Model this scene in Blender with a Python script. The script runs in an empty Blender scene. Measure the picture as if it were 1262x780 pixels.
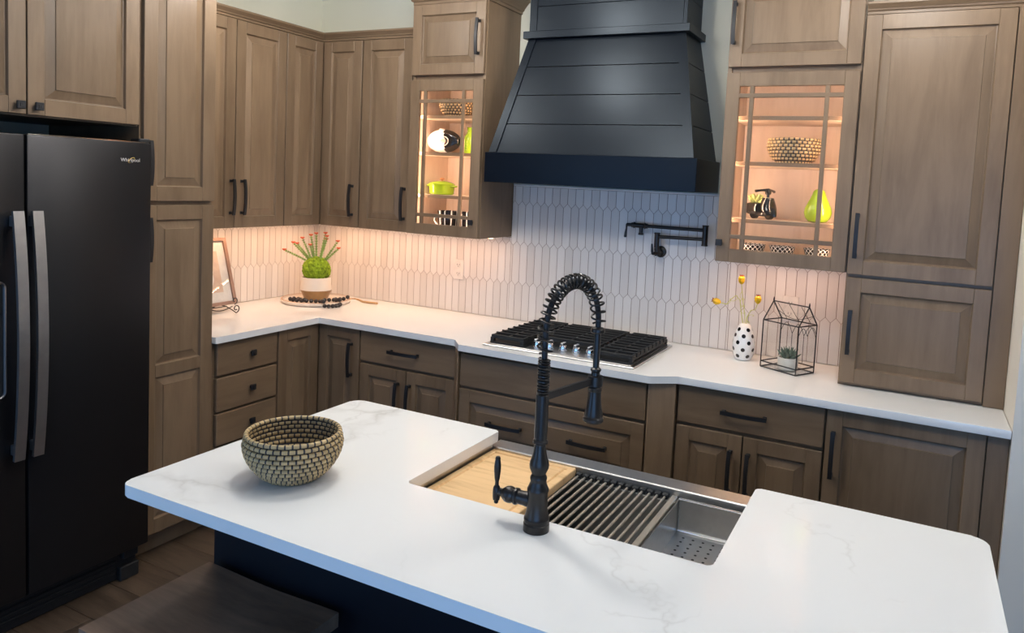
import bpy, bmesh, math, random
from mathutils import Vector, Matrix
random.seed(7)
PI = math.pi
sc = bpy.context.scene
COL = sc.collection

# ------------------------------------------------------------------ camera
def cam_axes(yaw, pit, rol):
    f = Vector((-math.sin(yaw)*math.cos(pit), math.cos(yaw)*math.cos(pit), math.sin(pit)))
    r = Vector((math.cos(yaw), math.sin(yaw), 0)); u = r.cross(f)
    return r*math.cos(rol)+u*math.sin(rol), u*math.cos(rol)-r*math.sin(rol), f
r_, u_, f_ = cam_axes(0.4625, -0.0760, 0.0487)
cam = bpy.data.objects.new('camera', bpy.data.cameras.new('camera')); COL.objects.link(cam)
M = Matrix((r_, u_, -f_)).transposed().to_4x4(); M.translation = (3.4051, -3.5804, 1.6775)
cam.matrix_world = M
cam.data.sensor_width = 36.0; cam.data.lens = 913.2845/1262*36
cam.data.shift_x = -39.018/1262; cam.data.shift_y = -95.133/1262
cam.data.clip_start = 0.05
sc.camera = cam
# ------------------------------------------------------------------ world, exposure
sc.view_settings.view_transform = 'Standard'; sc.view_settings.look = 'None'
sc.view_settings.gamma = 1; sc.view_settings.use_curve_mapping = False
sc.view_settings.exposure = 0.0
sc.cycles.transparent_max_bounces = 24; sc.cycles.caustics_reflective = False; sc.cycles.caustics_refractive = False
wd = bpy.data.worlds.new('world'); sc.world = wd; wd.use_nodes = True
wd.node_tree.nodes['Background'].inputs[0].default_value = (0.35, 0.55, 1.0, 1)
wd.node_tree.nodes['Background'].inputs[1].default_value = 1.0
# ------------------------------------------------------------------ large lights
def area(name, loc, direction, sx, sy, power, color, shape='RECTANGLE', spread=PI):
    l = bpy.data.lights.new(name, 'AREA'); l.shape = shape; l.size = sx
    if shape in ('RECTANGLE', 'ELLIPSE'): l.size_y = sy
    l.energy = power; l.color = color; l.spread = spread
    o = bpy.data.objects.new(name, l); COL.objects.link(o); o.location = loc
    o.rotation_euler = Vector(direction).to_track_quat('-Z', 'Y').to_euler()
    return o
WIN_Y = -4.7
WIN_POWER = 12
WINS = [(.10, 1.50), (2.80, 5.60)]
for x0, x1 in WINS:
    area('window_fill_light', ((x0+x1)/2, WIN_Y+.05, 1.1), (0, 1, 0), x1-x0-.1, 1.6, WIN_POWER*(x1-x0), (0.20, 0.50, 1.0))  # bluish fill lamp added in each unseen window
CEIL = 2.743
GLOBE_Z = 2.57
GLOBES = [(0.95, -1.20, 17), (1.85, -0.90, 13), (3.35, -1.00, 17), (2.80, -2.15, 9), (2.05, -1.80, 31), (4.45, -1.95, 15)]  # unseen ceiling globes, added and placed to light the room

# ------------------------------------------------------------------ materials
MATS = {}
def new_mat(name):
    m = bpy.data.materials.new(name); m.use_nodes = True
    MATS[name] = m
    nt = m.node_tree; return m, nt, nt.nodes['Principled BSDF']
def srgb(r, g, b):
    f = lambda c: c/12.92 if c <= .04045 else ((c+.055)/1.055)**2.4
    return (f(r/255), f(g/255), f(b/255), 1)
def N(nt, t, **kw):
    n = nt.nodes.new(t)
    for k, v in kw.items():
        if k in n.inputs: n.inputs[k].default_value = v
        else: setattr(n, k, v)
    return n
def ramp(nt, stops):
    n = nt.nodes.new('ShaderNodeValToRGB'); e = n.color_ramp.elements
    while len(e) < len(stops): e.new(.5)
    for k, (p, c) in enumerate(stops): e[k].position = p; e[k].color = c
    return n
def plain(name, col, rough=.5, metal=0, spec=.5, var=.06, scale=30, emis=None, coat=0):
    m, nt, b = new_mat(name)
    tc = N(nt, 'ShaderNodeTexCoord'); no = N(nt, 'ShaderNodeTexNoise', Scale=scale, Detail=3.0)
    nt.links.new(tc.outputs['Object'], no.inputs['Vector'])
    c = Vector(col[:3])
    rp = ramp(nt, [(.3, (*(c*(1-var)), 1)), (.7, (*(c*(1+var)), 1))])
    nt.links.new(no.outputs['Fac'], rp.inputs['Fac']); nt.links.new(rp.outputs['Color'], b.inputs['Base Color'])
    b.inputs['Roughness'].default_value = rough; b.inputs['Metallic'].default_value = metal
    b.inputs['Specular IOR Level'].default_value = spec; b.inputs['Coat Weight'].default_value = coat
    if emis:
        b.inputs['Emission Color'].default_value = (*emis[0], 1); b.inputs['Emission Strength'].default_value = emis[1]
    return m
def wood(name, dark, light, scale, rough=.38, rnd=True, fine=1.0, spec=.35):
    m, nt, b = new_mat(name)
    tc = N(nt, 'ShaderNodeTexCoord'); oi = N(nt, 'ShaderNodeObjectInfo')
    add = N(nt, 'ShaderNodeVectorMath', operation='ADD'); mul = N(nt, 'ShaderNodeMath', operation='MULTIPLY'); mul.inputs[1].default_value = 37.0
    nt.links.new(oi.outputs['Random'], mul.inputs[0])
    nt.links.new(tc.outputs['Object'], add.inputs[0]); nt.links.new(mul.outputs[0], add.inputs[1])
    mp = N(nt, 'ShaderNodeMapping'); mp.inputs['Scale'].default_value = scale
    nt.links.new(add.outputs[0], mp.inputs['Vector'])
    n1 = N(nt, 'ShaderNodeTexNoise', Scale=1.0, Detail=6.0, Roughness=.62, Distortion=.6)
    n2 = N(nt, 'ShaderNodeTexNoise', Scale=5.0*fine, Detail=4.0, Roughness=.7)
    n3 = N(nt, 'ShaderNodeTexNoise', Scale=2.6, Detail=2.0)
    nt.links.new(mp.outputs[0], n1.inputs['Vector']); nt.links.new(mp.outputs[0], n2.inputs['Vector']); nt.links.new(add.outputs[0], n3.inputs['Vector'])
    a1 = N(nt, 'ShaderNodeMath', operation='MULTIPLY_ADD'); a1.inputs[1].default_value = .35
    nt.links.new(n2.outputs['Fac'], a1.inputs[0]); nt.links.new(n1.outputs['Fac'], a1.inputs[2])
    a2 = N(nt, 'ShaderNodeMath', operation='MULTIPLY_ADD'); a2.inputs[1].default_value = .45
    nt.links.new(n3.outputs['Fac'], a2.inputs[0]); nt.links.new(a1.outputs[0], a2.inputs[2])
    rp = ramp(nt, [(.62, (*dark, 1)), (1.12 if False else 1.0, (*light, 1))])
    nt.links.new(a2.outputs[0], rp.inputs['Fac'])
    hv = N(nt, 'ShaderNodeHueSaturation')
    ma = N(nt, 'ShaderNodeMapRange'); ma.inputs['To Min'].default_value = .90; ma.inputs['To Max'].default_value = 1.10
    nt.links.new(oi.outputs['Random'], ma.inputs['Value'])
    if rnd: nt.links.new(ma.outputs[0], hv.inputs['Value'])
    nt.links.new(rp.outputs['Color'], hv.inputs['Color']); nt.links.new(hv.outputs['Color'], b.inputs['Base Color'])
    b.inputs['Roughness'].default_value = rough; b.inputs['Specular IOR Level'].default_value = spec
    bp = N(nt, 'ShaderNodeBump', Strength=.04, Distance=.002); nt.links.new(a1.outputs[0], bp.inputs['Height']); nt.links.new(bp.outputs[0], b.inputs['Normal'])
    return m
WD, WL = (.140, .091, .053), (.205, .138, .084)
wood('wood_v', WD, WL, (11, 11, 1.3))
wood('wood_h', WD, WL, (1.3, 1.3, 11))
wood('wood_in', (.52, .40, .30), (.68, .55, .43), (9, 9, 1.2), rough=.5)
wood('floor_wood', (.028, .018, .012), (.105, .070, .046), (1.6, 14, 6), rough=.42, fine=1.5)
wood('stool_wood', (.082, .053, .037), (.21, .142, .100), (1.5, 9, 6), rough=.33)
wood('board_wood', (.50, .29, .12), (.78, .52, .27), (2.5, 26, 10), rough=.45, rnd=False)
wood('frame_wood', (.21, .125, .092), (.32, .20, .15), (9, 9, 9), rough=.5)
plain('bronze', (.016, .012, .010), .30, .25, .5, .15)
plain('black_metal', (.014, .014, .016), .42, .2, .5, .1)
plain('iron', (.012, .012, .012), .55, 0, .4, .15, 80)
plain('hood_black', (.0010, .0024, .0055), .36, 0, .28, .10, 18)
MATS['hood_black'].node_tree.nodes['Principled BSDF'].inputs['Specular Tint'].default_value = (.74, .87, 1.0, 1)
plain('navy', (.0016, .0028, .0065), .45, 0, .25, .1)
plain('fridge_black', (.032, .031, .033), .34, .75, .5, .05, 400)
plain('fridge_side', (.012, .012, .013), .5, 0, .4)
plain('fridge_handle', (.36, .35, .35), .36, .9, .5, .05)
plain('dark_gap', (.010, .010, .012), .7)
plain('steel', (.62, .61, .59), .30, 1.0, .5, .04, 60)
plain('steel_dark', (.30, .30, .31), .30, 1.0, .5, .05, 60)
plain('rod_metal', (.50, .45, .38), .34, .6, .5, .05)
plain('rubber', (.012, .012, .012), .6)
plain('chrome', (.80, .81, .83), .10, 1.0)
plain('wall_paint', (.76, .75, .63), .75, 0, .2, .015, 3)
plain('wall_grey', (.80, .75, .66), .75, 0, .2, .015, 3)
plain('ceiling_paint', (.80, .80, .77), .85, 0, .2, .01)
plain('grout', (.21, .12, .08), .85)
plain('white_plastic', (.76, .72, .67), .35)
plain('slot_dark', (.10, .08, .07), .6)
plain('led_diffuser', (.9, .8, .7), .5, emis=((1.0, .62, .36), 6.0))
for _p in sorted({g[2] for g in GLOBES}): plain('globe_fill_glow_%d' % _p, (.9, .9, .88), .4, emis=((1.0, .965, .915), _p/.395))  # glowing surface of the added globes
plain('moss', (.19, .29, .018), .9, 0, .2, .55, 60)
plain('succulent', (.20, .34, .09), .55, 0, .4, .3, 40)
plain('succulent_grey', (.06, .11, .075), .5, 0, .4, .3, 60)
plain('succulent_pale', (.45, .50, .16), .5, 0, .4, .25, 60)
plain('red_flower', (.62, .13, .06), .6, 0, .4, .2, 90)
plain('cream_glaze', (.74, .66, .56), .30, 0, .5, .03, 12)
plain('tan_glaze', (.38, .22, .09), .28, 0, .5, .25, 14)
plain('tray_white', (.70, .62, .54), .45, 0, .4, .08, 12)
plain('tray_tan', (.48, .29, .19), .5, 0, .4, .15, 12)
plain('bead_black', (.020, .017, .018), .42, 0, .5, .3, 60)
plain('jute', (.42, .25, .12), .9, 0, .2, .2, 120)
plain('straw', (.44, .315, .155), .6, 0, .35, .25, 50)
plain('dark_cord', (.018, .015, .020), .6)
plain('ceramic_white', (.80, .79, .76), .16, 0, .5, .02)
plain('ceramic_black', (.008, .008, .009), .10, 0, .55, .05)
plain('lime_glaze', (.23, .36, .012), .12, 0, .5, .12, 9)
plain('yellow_bulb', (.86, .50, .01), .35, 0, .5, .2, 40)
plain('red_crown', (.32, .05, .015), .5)
plain('stem_yellow', (.55, .55, .14), .6)
plain('paper_white', (.82, .76, .70), .8)
plain('copper', (.55, .25, .12), .35, .6)
plain('concrete_pot', (.62, .60, .54), .7)
plain('logo_silver', (.75, .75, .76), .3, .5)
plain('logo_gold', (.65, .45, .12), .35, .4)

def tile_mat():
    m, nt, b = new_mat('tile')
    oi = N(nt, 'ShaderNodeObjectInfo'); tc = N(nt, 'ShaderNodeTexCoord')
    no = N(nt, 'ShaderNodeTexNoise', Scale=26.0, Detail=2.0); nt.links.new(tc.outputs['Object'], no.inputs['Vector'])
    rp = ramp(nt, [(0, (.66, .615, .57, 1)), (1, (.76, .72, .68, 1))]); nt.links.new(oi.outputs['Random'], rp.inputs['Fac'])
    nt.links.new(rp.outputs['Color'], b.inputs['Base Color'])
    b.inputs['Roughness'].default_value = .28; b.inputs['Specular IOR Level'].default_value = .45
    bp = N(nt, 'ShaderNodeBump', Strength=.12, Distance=.003); nt.links.new(no.outputs['Fac'], bp.inputs['Height']); nt.links.new(bp.outputs[0], b.inputs['Normal'])
tile_mat()

def quartz(name, veins):
    m, nt, b = new_mat(name)
    tc = N(nt, 'ShaderNodeTexCoord')
    base = (.83, .83, .815, 1)
    wn = N(nt, 'ShaderNodeTexNoise', Scale=2.2, Detail=5.0, Roughness=.6); nt.links.new(tc.outputs['Object'], wn.inputs['Vector'])
    sub = N(nt, 'ShaderNodeVectorMath', operation='SUBTRACT'); sub.inputs[1].default_value = (.5, .5, .5); nt.links.new(wn.outputs['Color'], sub.inputs[0])
    sca = N(nt, 'ShaderNodeVectorMath', operation='SCALE'); sca.inputs['Scale'].default_value = .55; nt.links.new(sub.outputs[0], sca.inputs[0])
    add = N(nt, 'ShaderNodeVectorMath', operation='ADD'); nt.links.new(tc.outputs['Object'], add.inputs[0]); nt.links.new(sca.outputs[0], add.inputs[1])
    prev = None
    for k, (s, w, dk) in enumerate([(1.05, .017, .80), (1.9, .008, .40)]):
        vo = N(nt, 'ShaderNodeTexVoronoi', feature='DISTANCE_TO_EDGE', Scale=s)
        mp = N(nt, 'ShaderNodeMapping'); mp.inputs['Location'].default_value = (3.1+k*5.3, 1.7+k, .4); mp.inputs['Rotation'].default_value = (0, 0, .5+k); nt.links.new(add.outputs[0], mp.inputs[0]); nt.links.new(mp.outputs[0], vo.inputs['Vector'])
        r1 = ramp(nt, [(0, (1, 1, 1, 1)), (w*.5, (.55, .55, .55, 1)), (w*2.2, (0, 0, 0, 1))]); nt.links.new(vo.outputs['Distance'], r1.inputs['Fac'])
        mk = N(nt, 'ShaderNodeTexNoise', Scale=1.9+k, Detail=2.0); nt.links.new(mp.outputs[0], mk.inputs['Vector'])
        r2 = ramp(nt, [(.46, (0, 0, 0, 1)), (.66, (dk, dk, dk, 1))]); nt.links.new(mk.outputs['Fac'], r2.inputs['Fac'])
        mu = N(nt, 'ShaderNodeMath', operation='MULTIPLY'); nt.links.new(r1.outputs['Color'], mu.inputs[0]); nt.links.new(r2.outputs['Color'], mu.inputs[1])
        if prev:
            mx = N(nt, 'ShaderNodeMath', operation='MAXIMUM'); nt.links.new(prev.outputs[0], mx.inputs[0]); nt.links.new(mu.outputs[0], mx.inputs[1]); prev = mx
        else: prev = mu
    sc_ = N(nt, 'ShaderNodeMath', operation='MULTIPLY'); sc_.inputs[1].default_value = veins; nt.links.new(prev.outputs[0], sc_.inputs[0])
    mix = N(nt, 'ShaderNodeMix', data_type='RGBA'); mix.inputs['A'].default_value = base; mix.inputs['B'].default_value = (.42, .40, .36, 1)
    nt.links.new(sc_.outputs[0], mix.inputs['Factor']); nt.links.new(mix.outputs['Result'], b.inputs['Base Color'])
    b.inputs['Roughness'].default_value = .09; b.inputs['Specular IOR Level'].default_value = .42
quartz('quartz', .72); quartz('quartz_plain', .12)
MATS['quartz_plain'].node_tree.nodes['Principled BSDF'].inputs['Specular IOR Level'].default_value = .55; MATS['quartz_plain'].node_tree.nodes['Principled BSDF'].inputs['Roughness'].default_value = .07

def glass_mat():
    m, nt, b = new_mat('glass'); nt.nodes.remove(b)
    out = nt.nodes['Material Output']; fr = N(nt, 'ShaderNodeFresnel', IOR=1.45)
    ge = N(nt, 'ShaderNodeNewGeometry'); mr = N(nt, 'ShaderNodeMapRange'); mr.inputs['To Min'].default_value = 1.45; mr.inputs['To Max'].default_value = 1/1.45
    nt.links.new(ge.outputs['Backfacing'], mr.inputs['Value']); nt.links.new(mr.outputs[0], fr.inputs['IOR'])
    tr = N(nt, 'ShaderNodeBsdfTransparent', Color=(.995, .998, .996, 1)); gl = N(nt, 'ShaderNodeBsdfGlossy', Roughness=.02)
    mx = N(nt, 'ShaderNodeMixShader'); nt.links.new(fr.outputs[0], mx.inputs[0]); nt.links.new(tr.outputs[0], mx.inputs[1]); nt.links.new(gl.outputs[0], mx.inputs[2])
    nt.links.new(mx.outputs[0], out.inputs[0])
glass_mat()
def pattern_mat(name, white, black, scale, thr):
    m, nt, b = new_mat(name); tc = N(nt, 'ShaderNodeTexCoord')
    sp = N(nt, 'ShaderNodeSeparateXYZ'); nt.links.new(tc.outputs['UV'], sp.inputs[0])
    w = []
    for sgn in (1, -1):
        a = N(nt, 'ShaderNodeMath', operation='MULTIPLY_ADD'); a.inputs[1].default_value = sgn; nt.links.new(sp.outputs['Y'], a.inputs[0]); nt.links.new(sp.outputs['X'], a.inputs[2])
        s = N(nt, 'ShaderNodeMath', operation='MULTIPLY'); s.inputs[1].default_value = scale; nt.links.new(a.outputs[0], s.inputs[0])
        q = N(nt, 'ShaderNodeMath', operation='SINE'); nt.links.new(s.outputs[0], q.inputs[0]); w.append(q)
    mu = N(nt, 'ShaderNodeMath', operation='MULTIPLY'); nt.links.new(w[0].outputs[0], mu.inputs[0]); nt.links.new(w[1].outputs[0], mu.inputs[1])
    ab = N(nt, 'ShaderNodeMath', operation='ABSOLUTE'); nt.links.new(mu.outputs[0], ab.inputs[0])
    rp = ramp(nt, [(thr, (*white, 1)), (thr+.06, (*black, 1))]); nt.links.new(ab.outputs[0], rp.inputs['Fac']); nt.links.new(rp.outputs['Color'], b.inputs['Base Color'])
    b.inputs['Roughness'].default_value = .25
pattern_mat('bowl_pattern', (.62, .60, .56), (.010, .010, .012), 50.265, .22)
def stripe_mat():
    m, nt, b = new_mat('mug_stripe'); tc = N(nt, 'ShaderNodeTexCoord'); sp = N(nt, 'ShaderNodeSeparateXYZ'); nt.links.new(tc.outputs['UV'], sp.inputs[0])
    s = N(nt, 'ShaderNodeMath', operation='MULTIPLY'); s.inputs[1].default_value = 10; nt.links.new(sp.outputs['X'], s.inputs[0])
    f = N(nt, 'ShaderNodeMath', operation='FRACT'); nt.links.new(s.outputs[0], f.inputs[0])
    rp = ramp(nt, [(.80, (.010, .010, .011, 1)), (.84, (.78, .76, .72, 1))]); nt.links.new(f.outputs[0], rp.inputs['Fac']); nt.links.new(rp.outputs['Color'], b.inputs['Base Color'])
    b.inputs['Roughness'].default_value = .2
stripe_mat()
def sketch_mat():
    m, nt, b = new_mat('sketch'); tc = N(nt, 'ShaderNodeTexCoord')
    no = N(nt, 'ShaderNodeTexNoise', Scale=11.0, Detail=4.0); nt.links.new(tc.outputs['Object'], no.inputs['Vector'])
    rp = ramp(nt, [(.35, (.66, .47, .36, 1)), (.62, (.80, .63, .50, 1))]); nt.links.new(no.outputs['Fac'], rp.inputs['Fac']); nt.links.new(rp.outputs['Color'], b.inputs['Base Color'])
    b.inputs['Roughness'].default_value = .8
sketch_mat()

# ------------------------------------------------------------------ mesh helpers
def box(bm, x0, x1, y0, y1, z0, z1, bev=0, mat=0):
    x0, x1 = min(x0, x1), max(x0, x1); y0, y1 = min(y0, y1), max(y0, y1); z0, z1 = min(z0, z1), max(z0, z1)
    vs = [bm.verts.new((x, y, z)) for z in (z0, z1) for x, y in ((x0, y0), (x1, y0), (x1, y1), (x0, y1))]
    fs = [bm.faces.new([vs[i] for i in q]) for q in ((3, 2, 1, 0), (4, 5, 6, 7), (0, 1, 5, 4), (1, 2, 6, 5), (2, 3, 7, 6), (3, 0, 4, 7))]
    for f in fs: f.material_index = mat
    if bev:
        es = list({e for f in fs for e in f.edges})
        bmesh.ops.bevel(bm, geom=es, offset=bev, segments=2 if bev > .004 else 1, profile=.5, affect='EDGES', clamp_overlap=True)
    return vs
def prism(bm, pts, z0, z1, bev=0, top_only=False):
    lo = [bm.verts.new((x, y, z0)) for x, y in pts]; hi = [bm.verts.new((x, y, z1)) for x, y in pts]; n = len(pts)
    fs = [bm.faces.new(hi), bm.faces.new(lo[::-1])]
    for k in range(n): fs.append(bm.faces.new((lo[k], lo[(k+1) % n], hi[(k+1) % n], hi[k])))
    if bev:
        es = list(fs[0].edges) + ([] if top_only else list(fs[1].edges))
        bmesh.ops.bevel(bm, geom=es, offset=bev, segments=2, profile=.5, affect='EDGES', clamp_overlap=True)
def frame_of(d):
    d = d.normalized(); a = Vector((0, 0, 1)) if abs(d.z) < .9 else Vector((1, 0, 0))
    s = d.cross(a).normalized(); return s, s.cross(d).normalized()
def tube(bm, path, r, seg=10, caps=True, mat=0, closed=False):
    path = [Vector(p) for p in path]; n = len(path)
    rs = r if isinstance(r, (list, tuple)) else [r]*n
    rings = []; s = None
    for k, p in enumerate(path):
        if closed: t = path[(k+1) % n]-path[k-1]
        else: t = path[min(k+1, n-1)]-path[max(k-1, 0)]
        t.normalize()
        if s is None: s, b = frame_of(t)
        else:
            s = (s - t*s.dot(t)).normalized(); b = s.cross(t).normalized() * 1
        b = t.cross(s).normalized()
        rings.append([bm.verts.new(p+(s*math.cos(2*PI*j/seg)+b*math.sin(2*PI*j/seg))*rs[k]) for j in range(seg)])
    m = n if closed else n-1
    for k in range(m):
        a, c = rings[k], rings[(k+1) % n]
        for j in range(seg):
            f = bm.faces.new((a[j], a[(j+1) % seg], c[(j+1) % seg], c[j])); f.material_index = mat
    if caps and not closed:
        bm.faces.new(rings[0][::-1]).material_index = mat; bm.faces.new(rings[-1]).material_index = mat
def cyl(bm, p, q, r, r2=None, seg=16, mat=0): tube(bm, [p, q], [r, r if r2 is None else r2], seg, True, mat)
def bar(bm, path, w, t, side, mat=0):
    """flat bar along a path; side = width direction"""
    path = [Vector(p) for p in path]; side = Vector(side).normalized(); n = len(path); rings = []
    for k, p in enumerate(path):
        d = (path[min(k+1, n-1)]-path[max(k-1, 0)]).normalized(); up = d.cross(side).normalized()
        rings.append([bm.verts.new(p+side*a*w/2+up*b*t/2) for a, b in ((-1, -1), (1, -1), (1, 1), (-1, 1))])
    for k in range(n-1):
        for j in range(4): bm.faces.new((rings[k][j], rings[k][(j+1) % 4], rings[k+1][(j+1) % 4], rings[k+1][j]))
    bm.faces.new(rings[0][::-1]); bm.faces.new(rings[-1])
def lathe(bm, prof, c=(0, 0, 0), seg=32, uv=False, cap=True, sx=1, sy=1, mat=0):
    """prof: list of (r, z)"""
    rings = []; uvl = bm.loops.layers.uv.verify() if uv else None
    L = [0]
    for k in range(1, len(prof)): L.append(L[-1]+math.dist(prof[k], prof[k-1]))
    R = max(p[0] for p in prof)
    for r, z in prof:
        if r < 1e-6: rings.append([bm.verts.new((c[0], c[1], c[2]+z))]*seg)
        else: rings.append([bm.verts.new((c[0]+r*sx*math.cos(2*PI*j/seg), c[1]+r*sy*math.sin(2*PI*j/seg), c[2]+z)) for j in range(seg)])
    for k in range(len(prof)-1):
        a, b = rings[k], rings[k+1]
        for j in range(seg):
            q = []; tq = []
            for v, t in ((a[j], (j, k)), (a[(j+1) % seg], (j+1, k)), (b[(j+1) % seg], (j+1, k+1)), (b[j], (j, k+1))):
                if v not in q: q.append(v); tq.append(t)
            if len(q) < 3: continue
            f = bm.faces.new(q); f.material_index = mat
            if uv:
                for lp, t in zip(f.loops, tq): lp[uvl].uv = (t[0]/seg, L[t[1]]/(2*PI*R))
    if cap:
        for ring, rev in ((rings[0], True), (rings[-1], False)):
            if len(set(ring)) == seg: bm.faces.new(ring[::-1] if rev else ring).material_index = mat
def xform(bm, mat4, verts=None): bmesh.ops.transform(bm, matrix=mat4, verts=verts or bm.verts[:])

ROOT = {}
def obj(name, bm, mats, parent=None, smooth=True, angle=28, recalc=True):
    if recalc: bmesh.ops.recalc_face_normals(bm, faces=bm.faces[:])
    me = bpy.data.meshes.new(name)
    if parent is not None:
        off = ROOT.get(parent.name, Vector()); bmesh.ops.translate(bm, verts=bm.verts[:], vec=-off)
    bm.to_mesh(me); bm.free()
    for m in (mats if isinstance(mats, (list, tuple)) else [mats]): me.materials.append(MATS[m])
    if smooth:
        me.polygons.foreach_set('use_smooth', [True]*len(me.polygons)); me.set_sharp_from_angle(angle=math.radians(angle))
    o = bpy.data.objects.new(name, me); COL.objects.link(o)
    if parent is not None:
        o.parent = parent; ROOT[o.name] = ROOT.get(parent.name, Vector())
    return o
def tag(o, label, cat, group=None):
    o['label'] = label; o['category'] = cat
    if group: o['group'] = group
    return o
def thing(name, label, cat, loc=(0, 0, 0), group=None):
    o = bpy.data.objects.new(name, None); COL.objects.link(o); o.location = loc; o.empty_display_size = .05
    ROOT[o.name] = Vector(loc); return tag(o, label, cat, group)
def struct(name, bm, mat, label=None):
    o = obj(name, bm, mat, smooth=False); o['kind'] = 'structure'
    if label: o['label'] = label
    return o
def BM(): return bmesh.new()
def mk(name, mats, parent, fn, **kw):
    bm = BM(); fn(bm); return obj(name, bm, mats, parent, **kw)

# ------------------------------------------------------------------ room
XR = 3.757; RX1 = 7.6
bm = BM(); box(bm, -.15, RX1+.15, 0.0, .15, 0, CEIL); wall_back = struct('wall_back', bm, 'wall_paint')
bm = BM(); box(bm, -.15, 0, WIN_Y-.15, 0, 0, CEIL); wall_left = struct('wall_left', bm, 'wall_paint')
bm = BM(); box(bm, XR, 4.9, -.65, -.001, 0, CEIL-.001); wall_right = struct('wall_right', bm, 'wall_grey')
bm = BM(); box(bm, RX1, RX1+.15, WIN_Y-.15, -.001, 0, CEIL); struct('wall_far_right', bm, 'wall_grey')
bm = BM(); box(bm, -.15, RX1+.15, WIN_Y-.15, .15, CEIL, CEIL+.1); struct('ceiling', bm, 'ceiling_paint')
# wall behind the camera with two unseen windows, built and spaced for their bluish light
bm = BM()
for x0, x1 in ((.001, WINS[0][0]), (WINS[0][1], WINS[1][0]), (WINS[1][1], RX1-.001)): box(bm, x0, x1, WIN_Y-.15, WIN_Y, 0, CEIL-.001)
for x0, x1 in WINS:
    box(bm, x0, x1, WIN_Y-.15, WIN_Y, 0, .25); box(bm, x0, x1, WIN_Y-.15, WIN_Y, 1.95, CEIL-.001)
struct('wall_front', bm, 'wall_grey')
for k, (x0, x1) in enumerate(WINS):
    bm = BM()
    for a, b_ in ((x0, x0+.05), (x1-.05, x1), ((x0+x1)/2-.025, (x0+x1)/2+.025)): box(bm, a, b_, WIN_Y-.11, WIN_Y-.05, .25, 1.95)
    box(bm, x0+.05, x1-.05, WIN_Y-.11, WIN_Y-.05, .25, .30); box(bm, x0+.05, x1-.05, WIN_Y-.11, WIN_Y-.05, 1.90, 1.95)
    struct('window_%d' % (k+1), bm, 'black_metal')
# floor: a sub-floor with planks
bm = BM(); box(bm, -.15, RX1+.15, WIN_Y-.15, .15, -.05, -.012); floor = struct('floor', bm, 'dark_gap')
PW, PL = .178, 1.52
bm = BM(); box(bm, 0, PL-.0015, 0, PW-.0015, -.012, 0, .0012)
pl = obj('plank', bm, 'floor_wood', floor, smooth=False); plank_me = pl.data; first = True
row = 0; y = 0.0
while y-PW > WIN_Y:
    y -= PW; off = (row*.617) % PL
    x = -off
    while x < 6.2:
        if x+PL > .2:
            if first: o = pl; first = False
            else:
                o = bpy.data.objects.new('plank', plank_me); COL.objects.link(o); o.parent = floor
            o.location = (x, y, 0)
        x += PL
    row += 1

# ------------------------------------------------------------------ backsplash tiles
TW, RP, TIP = .0455, .221, .012
def clip(poly, x0, x1, z0, z1):
    def cut(pts, ax, v, keep_gt):
        out = []
        for k in range(len(pts)):
            a, b = pts[k], pts[(k+1) % len(pts)]
            ia = a[ax] >= v if keep_gt else a[ax] <= v; ib = b[ax] >= v if keep_gt else b[ax] <= v
            if ia: out.append(a)
            if ia != ib:
                t = (v-a[ax])/(b[ax]-a[ax]); out.append(tuple(a[i]+t*(b[i]-a[i]) for i in (0, 1)))
        return out
    for ax, v, g in ((0, x0, True), (0, x1, False), (1, z0, True), (1, z1, False)):
        if len(poly) < 3: return []
        poly = cut(poly, ax, v, g)
    return poly
G = .0011
HEX = [(-TW/2+G, -RP/2+TIP), (0, -RP/2-TIP+G), (TW/2-G, -RP/2+TIP), (TW/2-G, RP/2-TIP), (0, RP/2+TIP-G), (-TW/2+G, RP/2-TIP)]
def tile_mesh(poly):
    """poly in (u, z); tile lies in the x-z plane, front towards -y"""
    bm = BM(); cx = sum(p[0] for p in poly)/len(poly); cz = sum(p[1] for p in poly)/len(poly)
    loops = []
    for ins, d in ((0, 0), (0, .0054), (.0006, .006)):
        lp = []
        for u, z in poly:
            s = 1-ins/max(1e-4, math.hypot(u-cx, z-cz)); su = max(0, 1-ins/max(.004, abs(u-cx))) if abs(u-cx) > 1e-5 else 1; sz = max(0, 1-ins/max(.004, abs(z-cz)))
            lp.append(bm.verts.new((cx+(u-cx)*su, -d, cz+(z-cz)*sz)))
        loops.append(lp)
    n = len(poly)
    for a, b in zip(loops, loops[1:]):
        for k in range(n): bm.faces.new((a[k], a[(k+1) % n], b[(k+1) % n], b[k]))
    bm.faces.new(loops[-1])
    bmesh.ops.recalc_face_normals(bm, faces=bm.faces[:])
    me = bpy.data.meshes.new('tile'); bm.to_mesh(me); bm.free(); me.materials.append(MATS['tile']); return me
full_tile = tile_mesh(HEX)
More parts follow.
